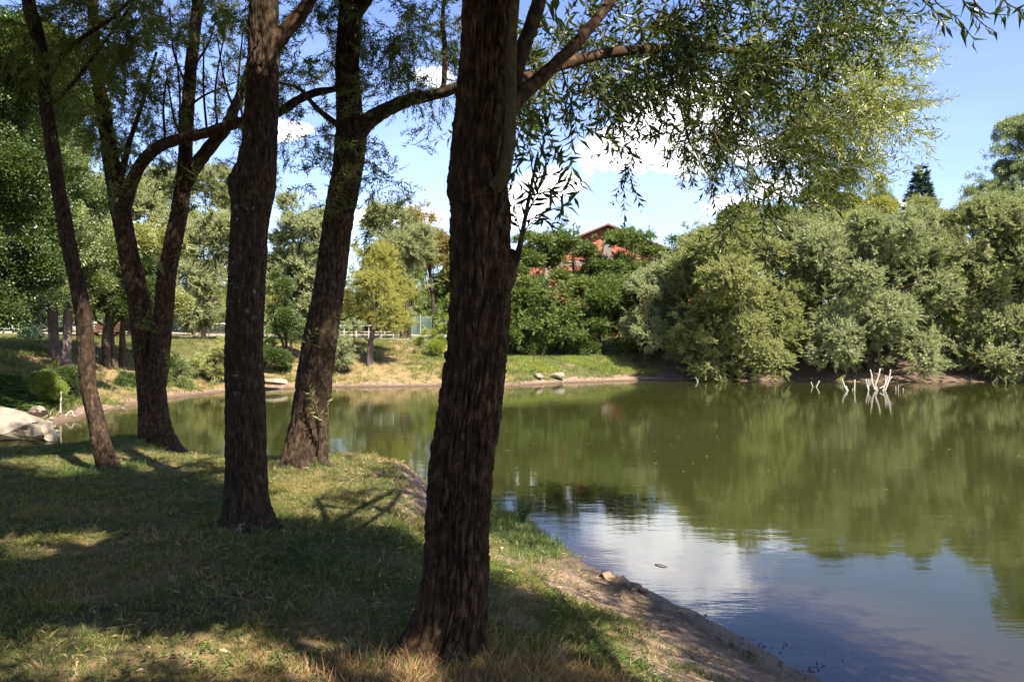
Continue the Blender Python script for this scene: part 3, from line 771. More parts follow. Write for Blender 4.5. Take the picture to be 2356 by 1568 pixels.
# --- the big trunk by the camera
Y5 = 4.2
b = base_at(1040, Y5)
rng = np.random.default_rng(50)
t5 = empty('willow_tree', b, 'thickest willow, dark fissured bark, leafy boughs reaching out over the water', 'tree', GRP)
rows = px_path([(1028, 1530, 170), (1038, 1450, 146), (1046, 1380, 138), (1053, 1250, 134), (1060, 1100, 132), (1072, 1000, 130), (1085, 900, 126), (1096, 800, 124), (1104, 700, 124), (1106, 600, 126), (1105, 480, 126),
                (1100, 420, 126), (1108, 300, 122), (1116, 200, 118), (1122, 100, 116), (1126, 0, 114), (1135, -300, 100), (1120, -700, 84), (1100, -1200, 60), (1090, -1800, 34)], Y5)
trunk(t5, rows, M['bark_brown'], 210, 640, .026, 3, [(math.pi, .17, .17), (math.pi + 1.1, .10, .13), (.3, .05, .14), (-1.2, .10, .14)], .031, .30, .010)
limb(t5, 'root', px_path([(1005, 1380, 60, 4.18), (985, 1440, 60, 4.14), (955, 1490, 50, 4.08), (915, 1520, 36, 4.0), (880, 1545, 18, 3.95)], 4.2), M['bark_brown'], 44, 60, .013, 77)
limb(t5, 'limb', px_path([(1150, 300, 44, 4.2), (1185, 235, 36, 4.25), (1250, 175, 29, 4.35), (1330, 95, 25, 4.5), (1400, 10, 22, 4.7), (1500, -120, 22, 5.0), (1600, -300, 14, 5.4)], 4.3), M['bark_brown'], 20, 60, .005, 5)
limb(t5, 'limb', px_path([(1140, 560 - 130, 34, 4.05), (1158, 400, 30, 4.0), (1172, 330, 26, 3.98), (1176, 200, 24, 4.0), (1180, 60, 22, 4.0), (1200, -160, 18, 4.05)], 4.0), M['bark_olive'], 16, 50, .003, 6)
limb(t5, 'limb', px_path([(1165, 240, 40, 4.3), (1200, 120, 36, 4.4), (1235, 20, 32, 4.5), (1290, -160, 26, 4.7), (1330, -400, 16, 4.9)], 4.3), M['bark_brown'], 18, 50, .005, 7)
limb(t5, 'limb', px_path([(1130, 260, 44, 4.35), (1200, 190, 30, 4.9), (1290, 150, 25, 5.5), (1400, 122, 22, 6.0), (1520, 112, 20, 6.5), (1620, 108, 20, 7.2), (1800, 140, 13, 7.9), (1960, 200, 7, 8.5)], 4.3), M['bark_brown'], 16, 60, .005, 8)
limb(t5, 'limb', px_path([(1125, -40, 50, 4.2), (1010, -160, 40, 4.4), (880, -330, 28, 4.8), (760, -480, 18, 5.2)], 4.3), M['bark_brown'], 14, 40, .005, 9)
# the stub on its side with the shoots growing from it
limb(t5, 'stub', px_path([(1128, 660, 88, 4.2), (1155, 630, 66, 4.2), (1170, 605, 40, 4.2), (1177, 575, 16, 4.2)], 4.2), M['bark_brown'], 40, 30, .013, 12)
limb(t5, 'stub', px_path([(1142, 640, 50, 4.2), (1178, 612, 24, 4.18), (1190, 590, 17, 4.17), (1200, 545, 11, 4.17), (1212, 480, 8, 4.18), (1228, 400, 6, 4.2), (1238, 350, 4, 4.2)], 4.2), M['bark_brown'], 14, 30, .002, 13)
limb(t5, 'burl', px_path([(1120, 700, 80, 4.2), (1150, 690, 50, 4.15), (1166, 676, 22, 4.12)], 4.2), M['bark_brown'], 30, 14, .012, 15)
shoots = [((1202, 540), (1222, 470), (1262, 400), (1300, 372)), ((1208, 500), (1240, 450), (1290, 420), (1334, 410)), ((1212, 480), (1238, 410), (1262, 370), (1290, 350)), ((1196, 560), (1215, 520), (1262, 485), (1306, 470)),
          ((1226, 400), (1216, 350), (1190, 380), (1180, 440)), ((1230, 390), (1250, 340), (1248, 310), (1262, 280)), ((1200, 545), (1188, 500), (1180, 450), (1172, 420)), ((1218, 450), (1270, 440), (1300, 445), (1322, 452)),
          ((1206, 510), (1240, 500), (1270, 515), (1296, 500))]
for k, s in enumerate(shoots):
    hanging_twig(t5, rng, px_path([(a, c_, 4 - i, 4.18 + (.05 * math.sin(k * 2.1)) * i) for i, (a, c_) in enumerate(s)], 4.18), 15, LEAVES)
hang = [((1340, 120), (1370, 200), (1400, 250), (1420, 300), 4.6), ((1440, 190), (1470, 250), (1500, 300), (1540, 340), 4.5), ((1290, 150), (1310, 220), (1322, 270), (1330, 320), 4.5), ((1560, 230), (1580, 300), (1600, 360), (1630, 400), 4.7),
        ((1700, 330), (1740, 400), (1770, 460), (1790, 530), 4.6), ((1730, 420), (1800, 450), (1860, 470), (1920, 480), 4.7), ((1480, 140), (1500, 200), (1530, 250), (1545, 300), 4.6), ((1640, 300), (1665, 350), (1700, 390), (1720, 440), 4.7)]
for k, s in enumerate(hang):
    hanging_twig(t5, rng, px_path([(a, c_, 4.5 - i, s[4]) for i, (a, c_) in enumerate(s[:4])], 4.6), 15, LEAVES)
near_crown(t5, rng, [Lp(1240, 30, 5.2, .46, .6, .34), Lp(1390, 50, 6.0, .60, .8, .42), Lp(1560, 80, 6.8, .70, .9, .50), Lp(1740, 90, 7.2, .72, .9, .56), Lp(1920, 30, 7.2, .54, .8, .38), Lp(2010, 10, 7.4, .36, .6, .26),
                     Lp(1255, 225, 5.6, .28, .5, .30, 1.1), Lp(1430, 130, 6.8, .50, .7, .30), Lp(1560, 240, 7.0, .40, .6, .40, .8), Lp(1650, 300, 7.0, .46, .6, .46, .55), Lp(1740, 290, 7.2, .46, .6, .50, .5), Lp(1770, 400, 6.8, .24, .4, .22, .45), Lp(1850, 110, 7.4, .5, .7, .40, .7)],
           43, 'near', M['leaf_shaded'], (1.0, 1.4), gravity=.5, outward=(.35, 0, 0))
near_crown(t5, rng, [Lp(1925, 230, 8.6, .56, .7, .56, 1), Lp(1985, 170, 8.7, .30, .6, .38), Lp(1900, 320, 8.4, .46, .6, .28, .8), Lp(1850, 250, 8.4, .5, .7, .5), Lp(1960, 110, 8.6, .38, .6, .32), Lp(1780, 330, 8.2, .45, .6, .38, .6), Lp(1930, 350, 8.5, .3, .5, .16, .5), Lp(1700, 200, 8, .7, .7, .45, .7)],
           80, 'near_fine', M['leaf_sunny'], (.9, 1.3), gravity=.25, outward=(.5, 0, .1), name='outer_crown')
near_crown(t5, rng, [(.4, 4.6, 6.0, 1.9, 1.6, 1.2, 1), (-.8, 4.8, 7.2, 1.8, 1.7, 1.4), (1.9, 4.8, 5.9, 1.5, 1.3, 1.0), (.3, 3.2, 7.4, 1.7, 1.5, 1.4), (-1.8, 5.4, 6.3, 1.1, 1.3, .9, 1), (1.3, 2.2, 5.5, 1.0, .9, .7, 1.2), (.6, 3.0, 5.6, .9, .8, .6, 1), (2.2, 3.2, 6.2, 1.0, 1.0, .8)], 22, 'near', M['leaf_near'], (1.5, 2.2), name='upper_crown')

# --- second trunk, straight with a burl
Y2 = 7.0
b = base_at(570, Y2)
t2 = empty('willow_tree', b, 'straight dark willow with a swollen burl halfway up and pale lichen low on its side', 'tree', GRP)
rows = px_path([(571, 1215, 108), (570, 1180, 94), (567, 1100, 86), (565, 1000, 84), (563, 900, 83), (562, 800, 82), (566, 700, 82), (570, 600, 82), (573, 520, 80), (578, 470, 86), (583, 420, 96), (592, 375, 82), (598, 330, 72), (602, 250, 68), (605, 150, 66), (606, 60, 64),
                (607, -60, 60), (600, -400, 52), (590, -800, 40), (580, -1200, 22)], Y2)
trunk(t2, rows, M['bark_lichen'], 130, 480, .015, 17, [(math.pi, .09, .14), (0, .08, .12), (-1.5, .08, .12), (-.8, .05, .2)], .032, .26, .012)
limb(t2, 'burl', px_path([(576, 470, 74), (552, 430, 56), (545, 410, 40), (546, 392, 12)], Y2 - .03), M['bark_lichen'], 40, 24, .010, 21)
limb(t2, 'limb', px_path([(612, 120, 44), (650, 78, 36), (690, 35, 32), (730, -30, 26), (790, -160, 18)], Y2), M['bark_brown'], 14, 40, .006, 18)
limb(t2, 'limb', px_path([(600, -150, 40), (500, -330, 28), (420, -480, 18)], Y2), M['bark_brown'], 10, 30, .004, 19)
near_crown(t2, np.random.default_rng(21), [(-2.6, 7.2, 7.0, 1.6, 1.5, 1.2, 1), (-1.6, 7.4, 7.8, 1.5, 1.5, 1.2), (-3.2, 6.2, 8.0, 1.6, 1.4, 1.3), (-3.4, 7.8, 6.7, 1.0, 1.0, .6), (-1.2, 6.6, 6.9, 1.1, 1.0, .7), (-.4, 5.6, 8.4, 1.4, 1.4, 1.0), (-2.4, 6.0, 9, 1.4, 1.4, 1.0)], 20, 'near', M['leaf_near'], (1.5, 2.2), name='crown')

# --- third trunk, leaning, with the long bough
Y3 = 9.8
b = base_at(700, Y3)
t3 = empty('willow_tree', b, 'leaning willow with a broad reddish foot on the bank edge and long arching bough', 'tree', GRP)
rows = px_path([(698, 1110, 120), (703, 1060, 94), (708, 1000, 82), (716, 940, 76), (726, 860, 74), (736, 780, 74), (750, 700, 70), (763, 620, 68), (774, 540, 64), (785, 470, 62), (797, 400, 62), (806, 330, 64), (808, 290, 62), (803, 230, 54), (799, 150, 52), (803, 60, 52), (808, 0, 50),
                (812, -200, 44), (800, -500, 30), (795, -700, 16)], Y3)
trunk(t3, rows, M['bark_red'], 120, 440, .020, 29, [(math.pi, .12, .28), (0, .06, .2), (-1.6, .08, .2)], .042, .30, .016)
limb(t3, 'limb', px_path([(815, 315, 44, 9.8), (845, 280, 38, 9.75), (890, 252, 32, 9.6), (950, 228, 30, 9.4), (1020, 212, 26, 9.2), (1090, 185, 22, 9.1), (1180, 150, 16, 9.0), (1260, 120, 9, 8.9)], Y3), M['bark_red'], 14, 50, .007, 31)
limb(t3, 'limb', px_path([(812, 40, 34, 9.8), (880, -60, 26, 9.6), (940, -200, 18, 9.5)], Y3), M['bark_red'], 10, 30, .005, 32)
limb(t3, 'limb', px_path([(1020, 212, 13, 9.2), (1024, 120, 12, 9.2), (1018, 40, 10, 9.2), (1030, -40, 8, 9.2)], Y3), M['bark_brown'], 8, 20, .002, 33)
limb(t3, 'limb', px_path([(793, 300, 18), (730, 250, 12), (690, 205, 9), (640, 190, 5)], Y3), M['bark_brown'], 8, 20, .002, 34)
rng = np.random.default_rng(33)
near_crown(t3, rng, [Lp(950, 60, 9.5, .55, .8, .5, .9), Lp(900, 150, 9.6, .35, .6, .4, .7), Lp(1000, 140, 9.3, .35, .6, .4, .8), Lp(920, 215, 9.5, .5, .5, .22, .8), Lp(880, 20, 9.7, .5, .8, .4, .8), Lp(1010, 20, 9.3, .4, .7, .3, .8), Lp(1040, 240, 9.1, .3, .4, .2, .7),
                     Lp(880, 330, 9.6, .30, .35, .26, .8), Lp(870, 410, 9.6, .36, .4, .28, .8), Lp(930, 430, 9.6, .40, .35, .14, .6), Lp(740, 400, 9.7, .32, .4, .36, .8), Lp(720, 440, 9.7, .25, .3, .2, .6), Lp(800, 300, 9.6, .3, .35, .3, .8), Lp(840, 480, 9.6, .22, .3, .22, .7), Lp(1150, 130, 9.0, .5, .5, .4, .6)],
           62, 'mid', M['leaf_near'], (.55, .9), .35)
near_crown(t3, rng, [Lp(700, 120, 10, .5, .7, .5, .8), Lp(690, 230, 10, .35, .6, .4, .9), Lp(720, 60, 10, .5, .7, .4, .9), Lp(690, 330, 10.2, .3, .5, .3, .5)], 55, 'mid', M['leaf_near'], (.6, .95), .2, name='side_crown')
near_crown(t3, rng, [(-2.2, 9.6, 8.2, 1.8, 1.6, 1.3), (-1.0, 9.4, 7.6, 1.4, 1.3, .8), (-3.2, 10, 8, 1.3, 1.3, 1), (-1.4, 7.8, 8.8, 1.5, 1.4, 1.1), (-4.4, 9.4, 9, 1.4, 1.4, 1)], 17, 'near', M['leaf_near'], (1.5, 2.1), name='upper_crown')

for s_ in [((752, 1010), (745, 970), (722, 940), (714, 905)), ((740, 980), (726, 930), (716, 908), (712, 895)), ((744, 1000), (756, 960), (752, 930), (748, 905)), ((738, 800), (712, 790), (690, 775), (676, 772)), ((770, 730), (790, 735), (800, 728), (812, 724)), ((702, 800), (716, 770), (728, 760), (742, 752))]:
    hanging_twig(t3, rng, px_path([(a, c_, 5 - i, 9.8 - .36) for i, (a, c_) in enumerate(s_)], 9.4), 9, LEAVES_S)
def roots(tree, cx, cy, r, specs, mat):
    for k, (deg, ln, w_) in enumerate(specs):
        a = R(deg); c_, s_ = math.cos(a), math.sin(a); rows_ = []
        for f_, up_, rr_ in ((.55, .16, 1.0), (.95, .05, .85), (1.25 + ln * .5, .012, .6), (1.4 + ln, -.02, .4), (1.5 + ln * 1.7, -.06, .2)):
            x_ = cx + c_ * r * f_ + .02 * math.sin(f_ * 5 + k); y_ = cy + s_ * r * f_
            rows_.append((x_, y_, gz(x_, y_) + up_, w_ * rr_))
        limb(tree, 'root', np.array(rows_), mat, 24, 40, .007, 60 + k)
roots(t2, PX(570, 7.0), 7.0, .17, [(-150, 1.0, .055), (-60, .8, .05), (-15, 1.1, .05), (200, .7, .045)], M['bark_lichen'])
roots(t3, PX(702, 9.8), 9.8, .24, [(-160, .8, .07), (-80, .6, .07), (-25, .7, .06)], M['bark_red'])
roots(t5, -.33, 4.2, .17, [(-95, .7, .045), (-40, 1.0, .05), (20, .8, .04)], M['bark_brown'])
# --- first, slim trunk
Y1 = 9.8
b = base_at(245, Y1)
t1 = empty('willow_tree', b, 'slim dark willow leaning over the lawn in one long slanting line', 'tree', GRP)
rows = px_path([(250, 1100, 56), (246, 1070, 44), (232, 1020, 38), (220, 960, 34), (206, 900, 32), (200, 850, 34), (198, 800, 34), (190, 720, 35), (175, 640, 33), (160, 570, 32), (147, 500, 31), (135, 440, 28), (124, 370, 27), (115, 300, 27), (106, 240, 27), (100, 170, 25), (92, 110, 28), (80, 50, 24), (68, 0, 22), (50, -120, 20), (30, -350, 14), (20, -520, 8)], Y1)
trunk(t1, rows, M['bark_red'], 60, 320, .010, 41, [(.2, .06, .15), (math.pi, .03, .1)], .030, .11, .012)
limb(t1, 'limb', px_path([(104, 190, 14), (150, 120, 12), (200, 80, 10), (260, 40, 8), (330, -30, 5)], Y1), M['bark_brown'], 8, 24, .002, 42)
limb(t1, 'limb', px_path([(108, 250, 10), (170, 190, 9), (230, 110, 7), (290, 30, 5), (330, -30, 4)], Y1), M['bark_brown'], 8, 24, .002, 43)
limb(t1, 'limb', px_path([(82, 90, 20), (62, 30, 16), (50, -60, 12)], Y1), M['bark_brown'], 8, 20, .002, 44)
rng = np.random.default_rng(61)
near_crown(t1, rng, [Lp(160, 60, 9.8, .6, .8, .45, .7), Lp(60, 40, 9.6, .5, .7, .4, .7), Lp(260, 40, 10, .5, .8, .4, .7), Lp(170, 170, 9.8, .4, .6, .35, .5), Lp(320, 70, 10.2, .4, .6, .4, .6), Lp(30, 150, 9.6, .4, .6, .4, .6)], 80, 'mid', M['leaf_mid'], (.6, .95), .15)
near_crown(t1, rng, [(-6.2, 9.4, 8.2, 1.5, 1.5, 1.2), (-5.2, 9.6, 7.6, 1.2, 1.2, .8), (-7.2, 9.2, 7.6, 1.2, 1.2, .8), (-4.2, 7.6, 8.6, 1.3, 1.2, 1), (-5.6, 8, 8.6, 1.4, 1.2, 1)], 17, 'near', M['leaf_near'], (1.5, 2.1), name='upper_crown')

# --- twin-stemmed tree on the point
Y4 = 12.5
b = base_at(355, Y4)
t4 = empty('willow_tree', b, 'twin-stemmed willow forking low on the grassy point, one bough arching far across', 'tree', GRP)
rows = px_path([(360, 1045, 92), (357, 1010, 76), (352, 960, 66), (348, 900, 62), (343, 860, 56), (335, 810, 48), (326, 750, 46), (318, 690, 44), (306, 630, 44), (294, 570, 42), (282, 510, 42), (274, 470, 44), (266, 430, 38), (258, 380, 34), (250, 330, 30), (240, 270, 28), (228, 200, 26), (220, 130, 24), (215, 40, 22), (210, -100, 18), (200, -300, 10)], Y4)
trunk(t4, rows, M['bark_brown'], 70, 360, .014, 51, [(0, .16, .25), (math.pi, .05, .15), (-1.5, .07, .2)], .036, .16, .014)
rows = px_path([(356, 930, 40), (360, 880, 46), (366, 830, 44), (371, 770, 42), (378, 700, 40), (385, 630, 38), (398, 560, 38), (410, 500, 38), (418, 450, 36), (424, 400, 32), (428, 330, 28), (432, 250, 26), (438, 170, 25), (446, 90, 24), (455, 0, 24), (460, -150, 18), (466, -300, 10)], Y4 - .15)
trunk(t4, rows, M['bark_brown'], 56, 300, .012, 52, (), .034, .14, .012, 'stem')
limb(t4, 'limb', px_path([(286, 475, 34, 12.4), (302, 420, 30, 12.2), (330, 370, 26, 12), (372, 334, 25, 11.8), (420, 318, 24, 11.6), (480, 304, 24, 11.4), (540, 285, 24, 11.2), (590, 272, 23, 11.1), (640, 258, 21, 11), (690, 228, 19, 10.9), (730, 212, 16, 10.8), (772, 204, 12, 10.8), (800, 190, 9, 10.8)], Y4), M['bark_brown'], 16, 70, .008, 53)
limb(t4, 'limb', px_path([(424, 430, 32, 12.3), (450, 382, 30, 12.2), (485, 335, 28, 12.1), (515, 300, 26, 12), (540, 250, 23, 12), (560, 200, 20, 12), (580, 130, 17, 12), (600, 60, 13, 12), (612, -40, 9, 12)], Y4), M['bark_brown'], 14, 50, .007, 54)
limb(t4, 'limb', px_path([(268, 440, 18), (285, 380, 15), (300, 320, 12), (330, 230, 9), (360, 120, 6)], Y4), M['bark_brown'], 8, 24, .003, 55)
for k, (x0, y0, x1, y1, x2, y2) in enumerate([(380, 330, 376, 240, 384, 180), (412, 318, 414, 220, 404, 110), (420, 318, 400, 270, 380, 150), (476, 302, 468, 200, 470, 80), (500, 292, 496, 200, 520, 60), (548, 275, 520, 200, 500, 90), (560, 278, 548, 200, 560, 60), (430, 250, 470, 220, 540, 190), (440, 160, 480, 100, 500, 30), (430, 200, 400, 120, 390, 20)]):
    limb(t4, 'branch', px_path([(x0, y0, 6, 11.8), (x1, y1, 5, 11.9), (x2, y2, 3, 12)], 12), M['bark_brown'], 5, 12, 0)
rng = np.random.default_rng(71)
near_crown(t4, rng, [Lp(240, 230, 12.5, .6, .9, .6, .8), Lp(300, 160, 12.6, .6, .9, .6, .6), Lp(230, 90, 12.6, .8, .9, .6, .8), Lp(340, 40, 12.6, .8, .9, .4, .7), Lp(300, 330, 12.4, .5, .8, .5, .6), Lp(200, 330, 12.5, .5, .8, .5, .7), Lp(340, 240, 12.3, .5, .7, .5, .3), Lp(430, 60, 12.5, .7, .8, .5, .6), Lp(520, 60, 12.4, .7, .8, .5, .45),
                     Lp(470, 180, 12.2, .6, .8, .6, .2), Lp(520, 230, 11.8, .4, .6, .5, .5), Lp(545, 360, 11.8, .25, .5, .25, .6), Lp(480, 400, 12.2, .45, .6, .4, .7), Lp(500, 460, 12.4, .35, .5, .25, .5), Lp(440, 370, 12.3, .3, .5, .3, .5), Lp(560, 130, 11.8, .4, .6, .5, .6), Lp(670, 300, 10.9, .35, .5, .3, .6), Lp(690, 170, 10.9, .4, .6, .4, .8), Lp(740, 130, 10.8, .35, .6, .4, .8), Lp(280, 480, 12.2, .3, .4, .3, .6), Lp(390, 640, 12.3, .2, .25, .3, .6), Lp(380, 760, 12.2, .15, .2, .3, .5)],
           66, 'mid', M['leaf_mid'], (.6, 1.0), .12)
near_crown(t4, rng, [(-6.4, 12.4, 9, 1.8, 1.5, 1.2), (-4.8, 12.2, 8.8, 1.6, 1.4, 1), (-3.6, 10.6, 9.6, 1.6, 1.4, 1)], 8, 'near', M['leaf_near'], (1.5, 2.1), name='upper_crown')

# --- the trees that stand beside and behind the camera and shade the lawn; one shows its hanging twigs at the top edge
b = np.array([3.0, -1.6, gz(3.0, -1.6)])
t6 = empty('willow_tree', b, 'willow whose dark leaf tips hang into the sky at the top corner', 'tree', GRP)
rows = np.array([(3.0, -1.6, b[2] - .1, .26), (2.95, -1.5, 2, .2), (3.0, -1.3, 4, .17), (2.9, -1.1, 6, .12), (2.8, -1, 9, .05)])
trunk(t6, rows, M['bark_brown'], 40, 120, .012, 81, (), .04, .15)
limb(t6, 'limb', np.array([(2.98, -1.3, 4, .08), (2.8, 0.2, 4.6, .06), (2.7, 1.8, 4.9, .045), (2.6, 3.4, 4.9, .03), (2.45, 4.3, 4.8, .015)]), M['bark_brown'], 10, 30, .004, 82)
rng = np.random.default_rng(83)
for k, s in enumerate([((2150, -60), (2150, 0), (2200, 40), (2240, 90)), ((2200, -60), (2215, 0), (2255, 50), (2285, 70)), ((2110, -50), (2125, 0), (2150, 25), (2175, 60)), ((2230, -70), (2240, 0), (2270, 30), (2325, 35)), ((2290, -60), (2310, 0), (2340, 20), (2370, 25))]):
    hanging_twig(t6, rng, px_path([(a, c_, 5 - i, 4.3) for i, (a, c_) in enumerate(s)], 4.3), 12, LEAVES)
near_crown(t6, rng, [Lp(2200, -110, 4.4, .3, .4, .2, .9), Lp(2260, -20, 4.4, .13, .2, .12, .8)], 60, 'near', M['leaf_wide'], (.5, .8), .6, name='low_crown')
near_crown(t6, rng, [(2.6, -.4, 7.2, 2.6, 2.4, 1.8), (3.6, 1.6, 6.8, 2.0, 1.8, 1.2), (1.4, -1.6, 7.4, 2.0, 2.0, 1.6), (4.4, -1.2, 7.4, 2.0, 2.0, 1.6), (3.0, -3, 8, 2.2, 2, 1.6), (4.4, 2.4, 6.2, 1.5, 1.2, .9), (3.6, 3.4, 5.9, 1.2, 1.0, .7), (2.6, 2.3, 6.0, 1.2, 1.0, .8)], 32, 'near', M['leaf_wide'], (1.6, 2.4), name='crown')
b = np.array([-2.2, -2.4, gz(-2.2, -2.4)])
t7 = empty('willow_tree', b, 'willow standing behind the lawn whose crown throws the deep shade over the grass', 'tree', GRP)
rows = np.array([(-2.2, -2.4, b[2] - .1, .26), (-2.1, -2.3, 2, .2), (-2.2, -2.1, 4.5, .16), (-2.1, -2, 7, .1), (-2, -1.8, 10, .04)])
trunk(t7, rows, M['bark_brown'], 40, 120, .012, 85, (), .04, .15)
near_crown(t7, np.random.default_rng(86), [(-2.0, -.8, 8, 2.4, 2.2, 1.8), (-.4, .6, 7.4, 2.2, 2.0, 1.5), (-3.8, .4, 7.8, 2.2, 2.0, 1.6), (-1.6, 2.2, 7.8, 2.0, 1.8, 1.3), (-4.6, 2.8, 7.6, 2.0, 2.0, 1.4), (-1.0, -3, 8.5, 2.2, 2, 1.6), (-6, 1, 7.6, 1.8, 1.8, 1.3), (-4.5, 5, 8.2, 1.7, 1.6, 1.1), (1.2, 1.6, 7.6, 1.6, 1.6, 1.1), (-3.0, 4.2, 9.5, 2.2, 2.2, 1.2), (0.2, 3.6, 9.4, 2.0, 2.0, 1.2), (-5.5, 6.8, 9.8, 2.0, 2.0, 1.2)],
           32, 'near', M['leaf_wide'], (1.6, 2.4), name='crown')

# --- unseen tall poplar past the left edge, added to shade the left bank
b = np.array([-12.2, 10.8, gz(-12.2, 10.8)])
t8 = empty('poplar_tree', b, 'unseen tall poplar added beside the lawn to shade the side bank', 'tree', 'trees on the shaded side bank')
trunk(t8, np.array([(-12.2, 10.8, b[2] - .1, .28), (-12.1, 10.9, 4, .22), (-12.2, 11, 9, .15), (-12.1, 11, 15, .05)]), M['bark_pale'], 24, 60, .01, 91, (), .06, .3)
near_crown(t8, np.random.default_rng(92), [(-12, 11, 8, 2.2, 2.2, 2), (-12.4, 11, 11, 2.6, 2.4, 2.2), (-12, 10.6, 14, 2.0, 2.0, 2.4), (-10.8, 12, 9.5, 1.6, 1.6, 1.4)], 4, 'near', M['leaf_wide'], (1.8, 2.6), shade=False, name='crown')

# ------------------------------------------------------------------ trees across the water
def far_tree(name, label, px, Y, lobes, leaf, tpl, n, seed, stems=None, group='trees round the pond', cat='tree', bark='bark_far', r0=.16, br=.34, inner=.10, up=.35, droop=0., sc=(.75, 1.2), nb=None, flatb=.75, limbs=5, gcol=None):
    """lobes rows: (px, py, rx_px, ry_px[, depth offset in m[, depth radius in m]])"""
    rng = np.random.default_rng(seed)
    bx = PX(px, Y); bz = gz(bx, Y)
    e = empty(name, (bx, Y, bz), label, cat, group)
    Lw = []
    for l in lobes:
        dy = l[4] if len(l) > 4 else 0; yy = Y + dy
        c = P(l[0], l[1], yy); rx = l[2] / 1805 * yy; rz = l[3] / 1805 * yy
        Lw.append((*c, rx, l[5] if len(l) > 5 else (rx * .95), rz))
    Lw = np.array(Lw)
    # smaller lobes break the outline
    ex = []
    for L in Lw:
        for _ in range(4):
            d = unit(rng.normal(size=3) + np.array([0, -.1, .45])); s = rng.uniform(.28, .5)
            ex.append((*(L[:3] + d * L[3:] * rng.uniform(.6, .92)), *(L[3:] * s)))
    A = np.vstack([Lw, np.array(ex)])
    nb = nb or max(12, int(n / 80))
    p, d, ct, bc = crown_pts(A, nb, n, rng, br, inner, up, droop, flatb)
    k = p[:, 2] > ground(p[:, 0], p[:, 1]) + .08
    p, d, ct = p[k], d[k], ct[k]
    rot = dir_to_euler(d, rng.uniform(0, 6.28, len(p)))
    top = Lw[np.argmax(Lw[:, 2] + Lw[:, 5])]
    for i, st in enumerate(stems or [(bx, Y, top[0], top[1], top[2], r0)]):
        x0, y0, x1, y1, z1, rr = st
        z0 = gz(x0, y0) - .15
        rows = [(x0, y0, z0, rr * 1.25), (x0 + (x1 - x0) * .15 + rng.normal() * .1, y0 + (y1 - y0) * .2, z0 + (z1 - z0) * .3, rr), (x0 + (x1 - x0) * .5 + rng.normal() * .15, y0 + (y1 - y0) * .5, z0 + (z1 - z0) * .65, rr * .7), (x1, y1, z1, rr * .25)]
        q = spline(rows, 26)
        v, f = tube_geo(q[:, :3], q[:, 3], 10, bark_disp(rr * .07, .12, .4, seed + i, .02))
        mesh('trunk' if i == 0 else 'stem', v, f, [M[bark]], e, None, True)
        for j in range(limbs):
            t = rng.uniform(.3, .85); k_ = int(t * 25); s0 = q[k_][:3]
            cc = bc[rng.integers(0, len(bc))]
            if cc[2] < s0[2] - .5: continue
            mid = (s0 + cc) / 2 + rng.normal(size=3) * .2
            lq = spline([(*s0, q[k_][3] * .5), (*mid, q[k_][3] * .3), (*cc, .015)], 8)
            v, f = tube_geo(lq[:, :3], lq[:, 3], 5)
            mesh('limb', v, f, [M[bark]], e, None, True)
    scatter('crown', TPL[tpl], p, rot, rng.uniform(*sc, len(p)), [M[leaf], M['twig']], e, rng, ctint=ct)
    return e

def S(px0, Y0, px1, py1, Y1, r): 
    p = P(px1, py1, Y1); return (PX(px0, Y0), Y0, p[0], Y1, p[2], r)
G1 = 'silver willows overhanging the far shore'
G2 = 'trees behind the far bank'
G3 = 'trees on the shaded side bank'
G4 = 'locust trees in front of the brick building'
# right-hand willows
far_tree('willow_tree', 'rounded yellow-green willow just beside the dark gap, its skirt spilling to the water', 1700, 47.5, [(1700, 660, 120, 125, 0, 3.0), (1690, 590, 85, 75, .5, 2.2), (1620, 700, 75, 110, .3, 2.2), (1710, 790, 110, 75, -.8, 2.6), (1800, 800, 66, 72, -1.4, 1.8), (1610, 800, 60, 60, -.5, 1.8), (1760, 620, 55, 80, 0, 1.6)], 'leaf_olive', 'willow', 4600, 101, group=G1, r0=.22, br=.30)
far_tree('willow_tree', 'broad silver-grey willow directly behind the white dead branches', 2000, 48, [(2000, 620, 140, 125, 0, 3.2), (2080, 700, 95, 110, -.4, 2.6), (1930, 700, 105, 115, 0, 2.6), (2000, 780, 130, 75, -1.2, 2.6), (2050, 560, 80, 70, .5, 2.0), (1900, 790, 60, 60, -.8, 1.8), (1930, 840, 50, 26, -2.2, 1.3), (2100, 800, 60, 50, -1.6, 1.8)], 'leaf_silver2', 'willow', 5400, 102, group=G1, r0=.25, br=.28)
far_tree('willow_tree', 'tall silver willow filling the space between the two largest willows', 1860, 53, [(1850, 600, 90, 100, 0, 2.2), (1850, 690, 80, 110, 0, 2.2), (1880, 560, 80, 60, .5, 2), (1840, 780, 70, 60, -.4, 2)], 'leaf_silver', 'willow', 2200, 103, group=G1, r0=.2)
far_tree('willow_tree', 'dark-sided willow at the edge of the picture, its skirt low over bare mud', 2290, 48, [(2280, 590, 120, 110, 0, 3.0), (2330, 680, 120, 120, 0, 3.0), (2240, 700, 80, 110, .4, 2.4), (2300, 790, 120, 70, -.5, 2.6), (2400, 560, 90, 90, .5, 2.6), (2200, 790, 50, 50, .2, 1.6), (2420, 740, 90, 110, 0, 2.6), (2250, 830, 80, 36, -2.4, 1.4), (2350, 835, 70, 34, -2.4, 1.4)], 'leaf_silver', 'willow', 5600, 104, group=G1, r0=.25)
far_tree('willow_tree', 'willow with pale green top left of the conifer tip', 2100, 55, [(2110, 520, 60, 65, 0, 2), (2090, 600, 70, 80, 0, 2.2), (2150, 600, 60, 90, 0, 2.2), (2160, 700, 50, 90, 0, 2)], 'leaf_olive', 'willow', 2400, 105, group=G1, r0=.18)
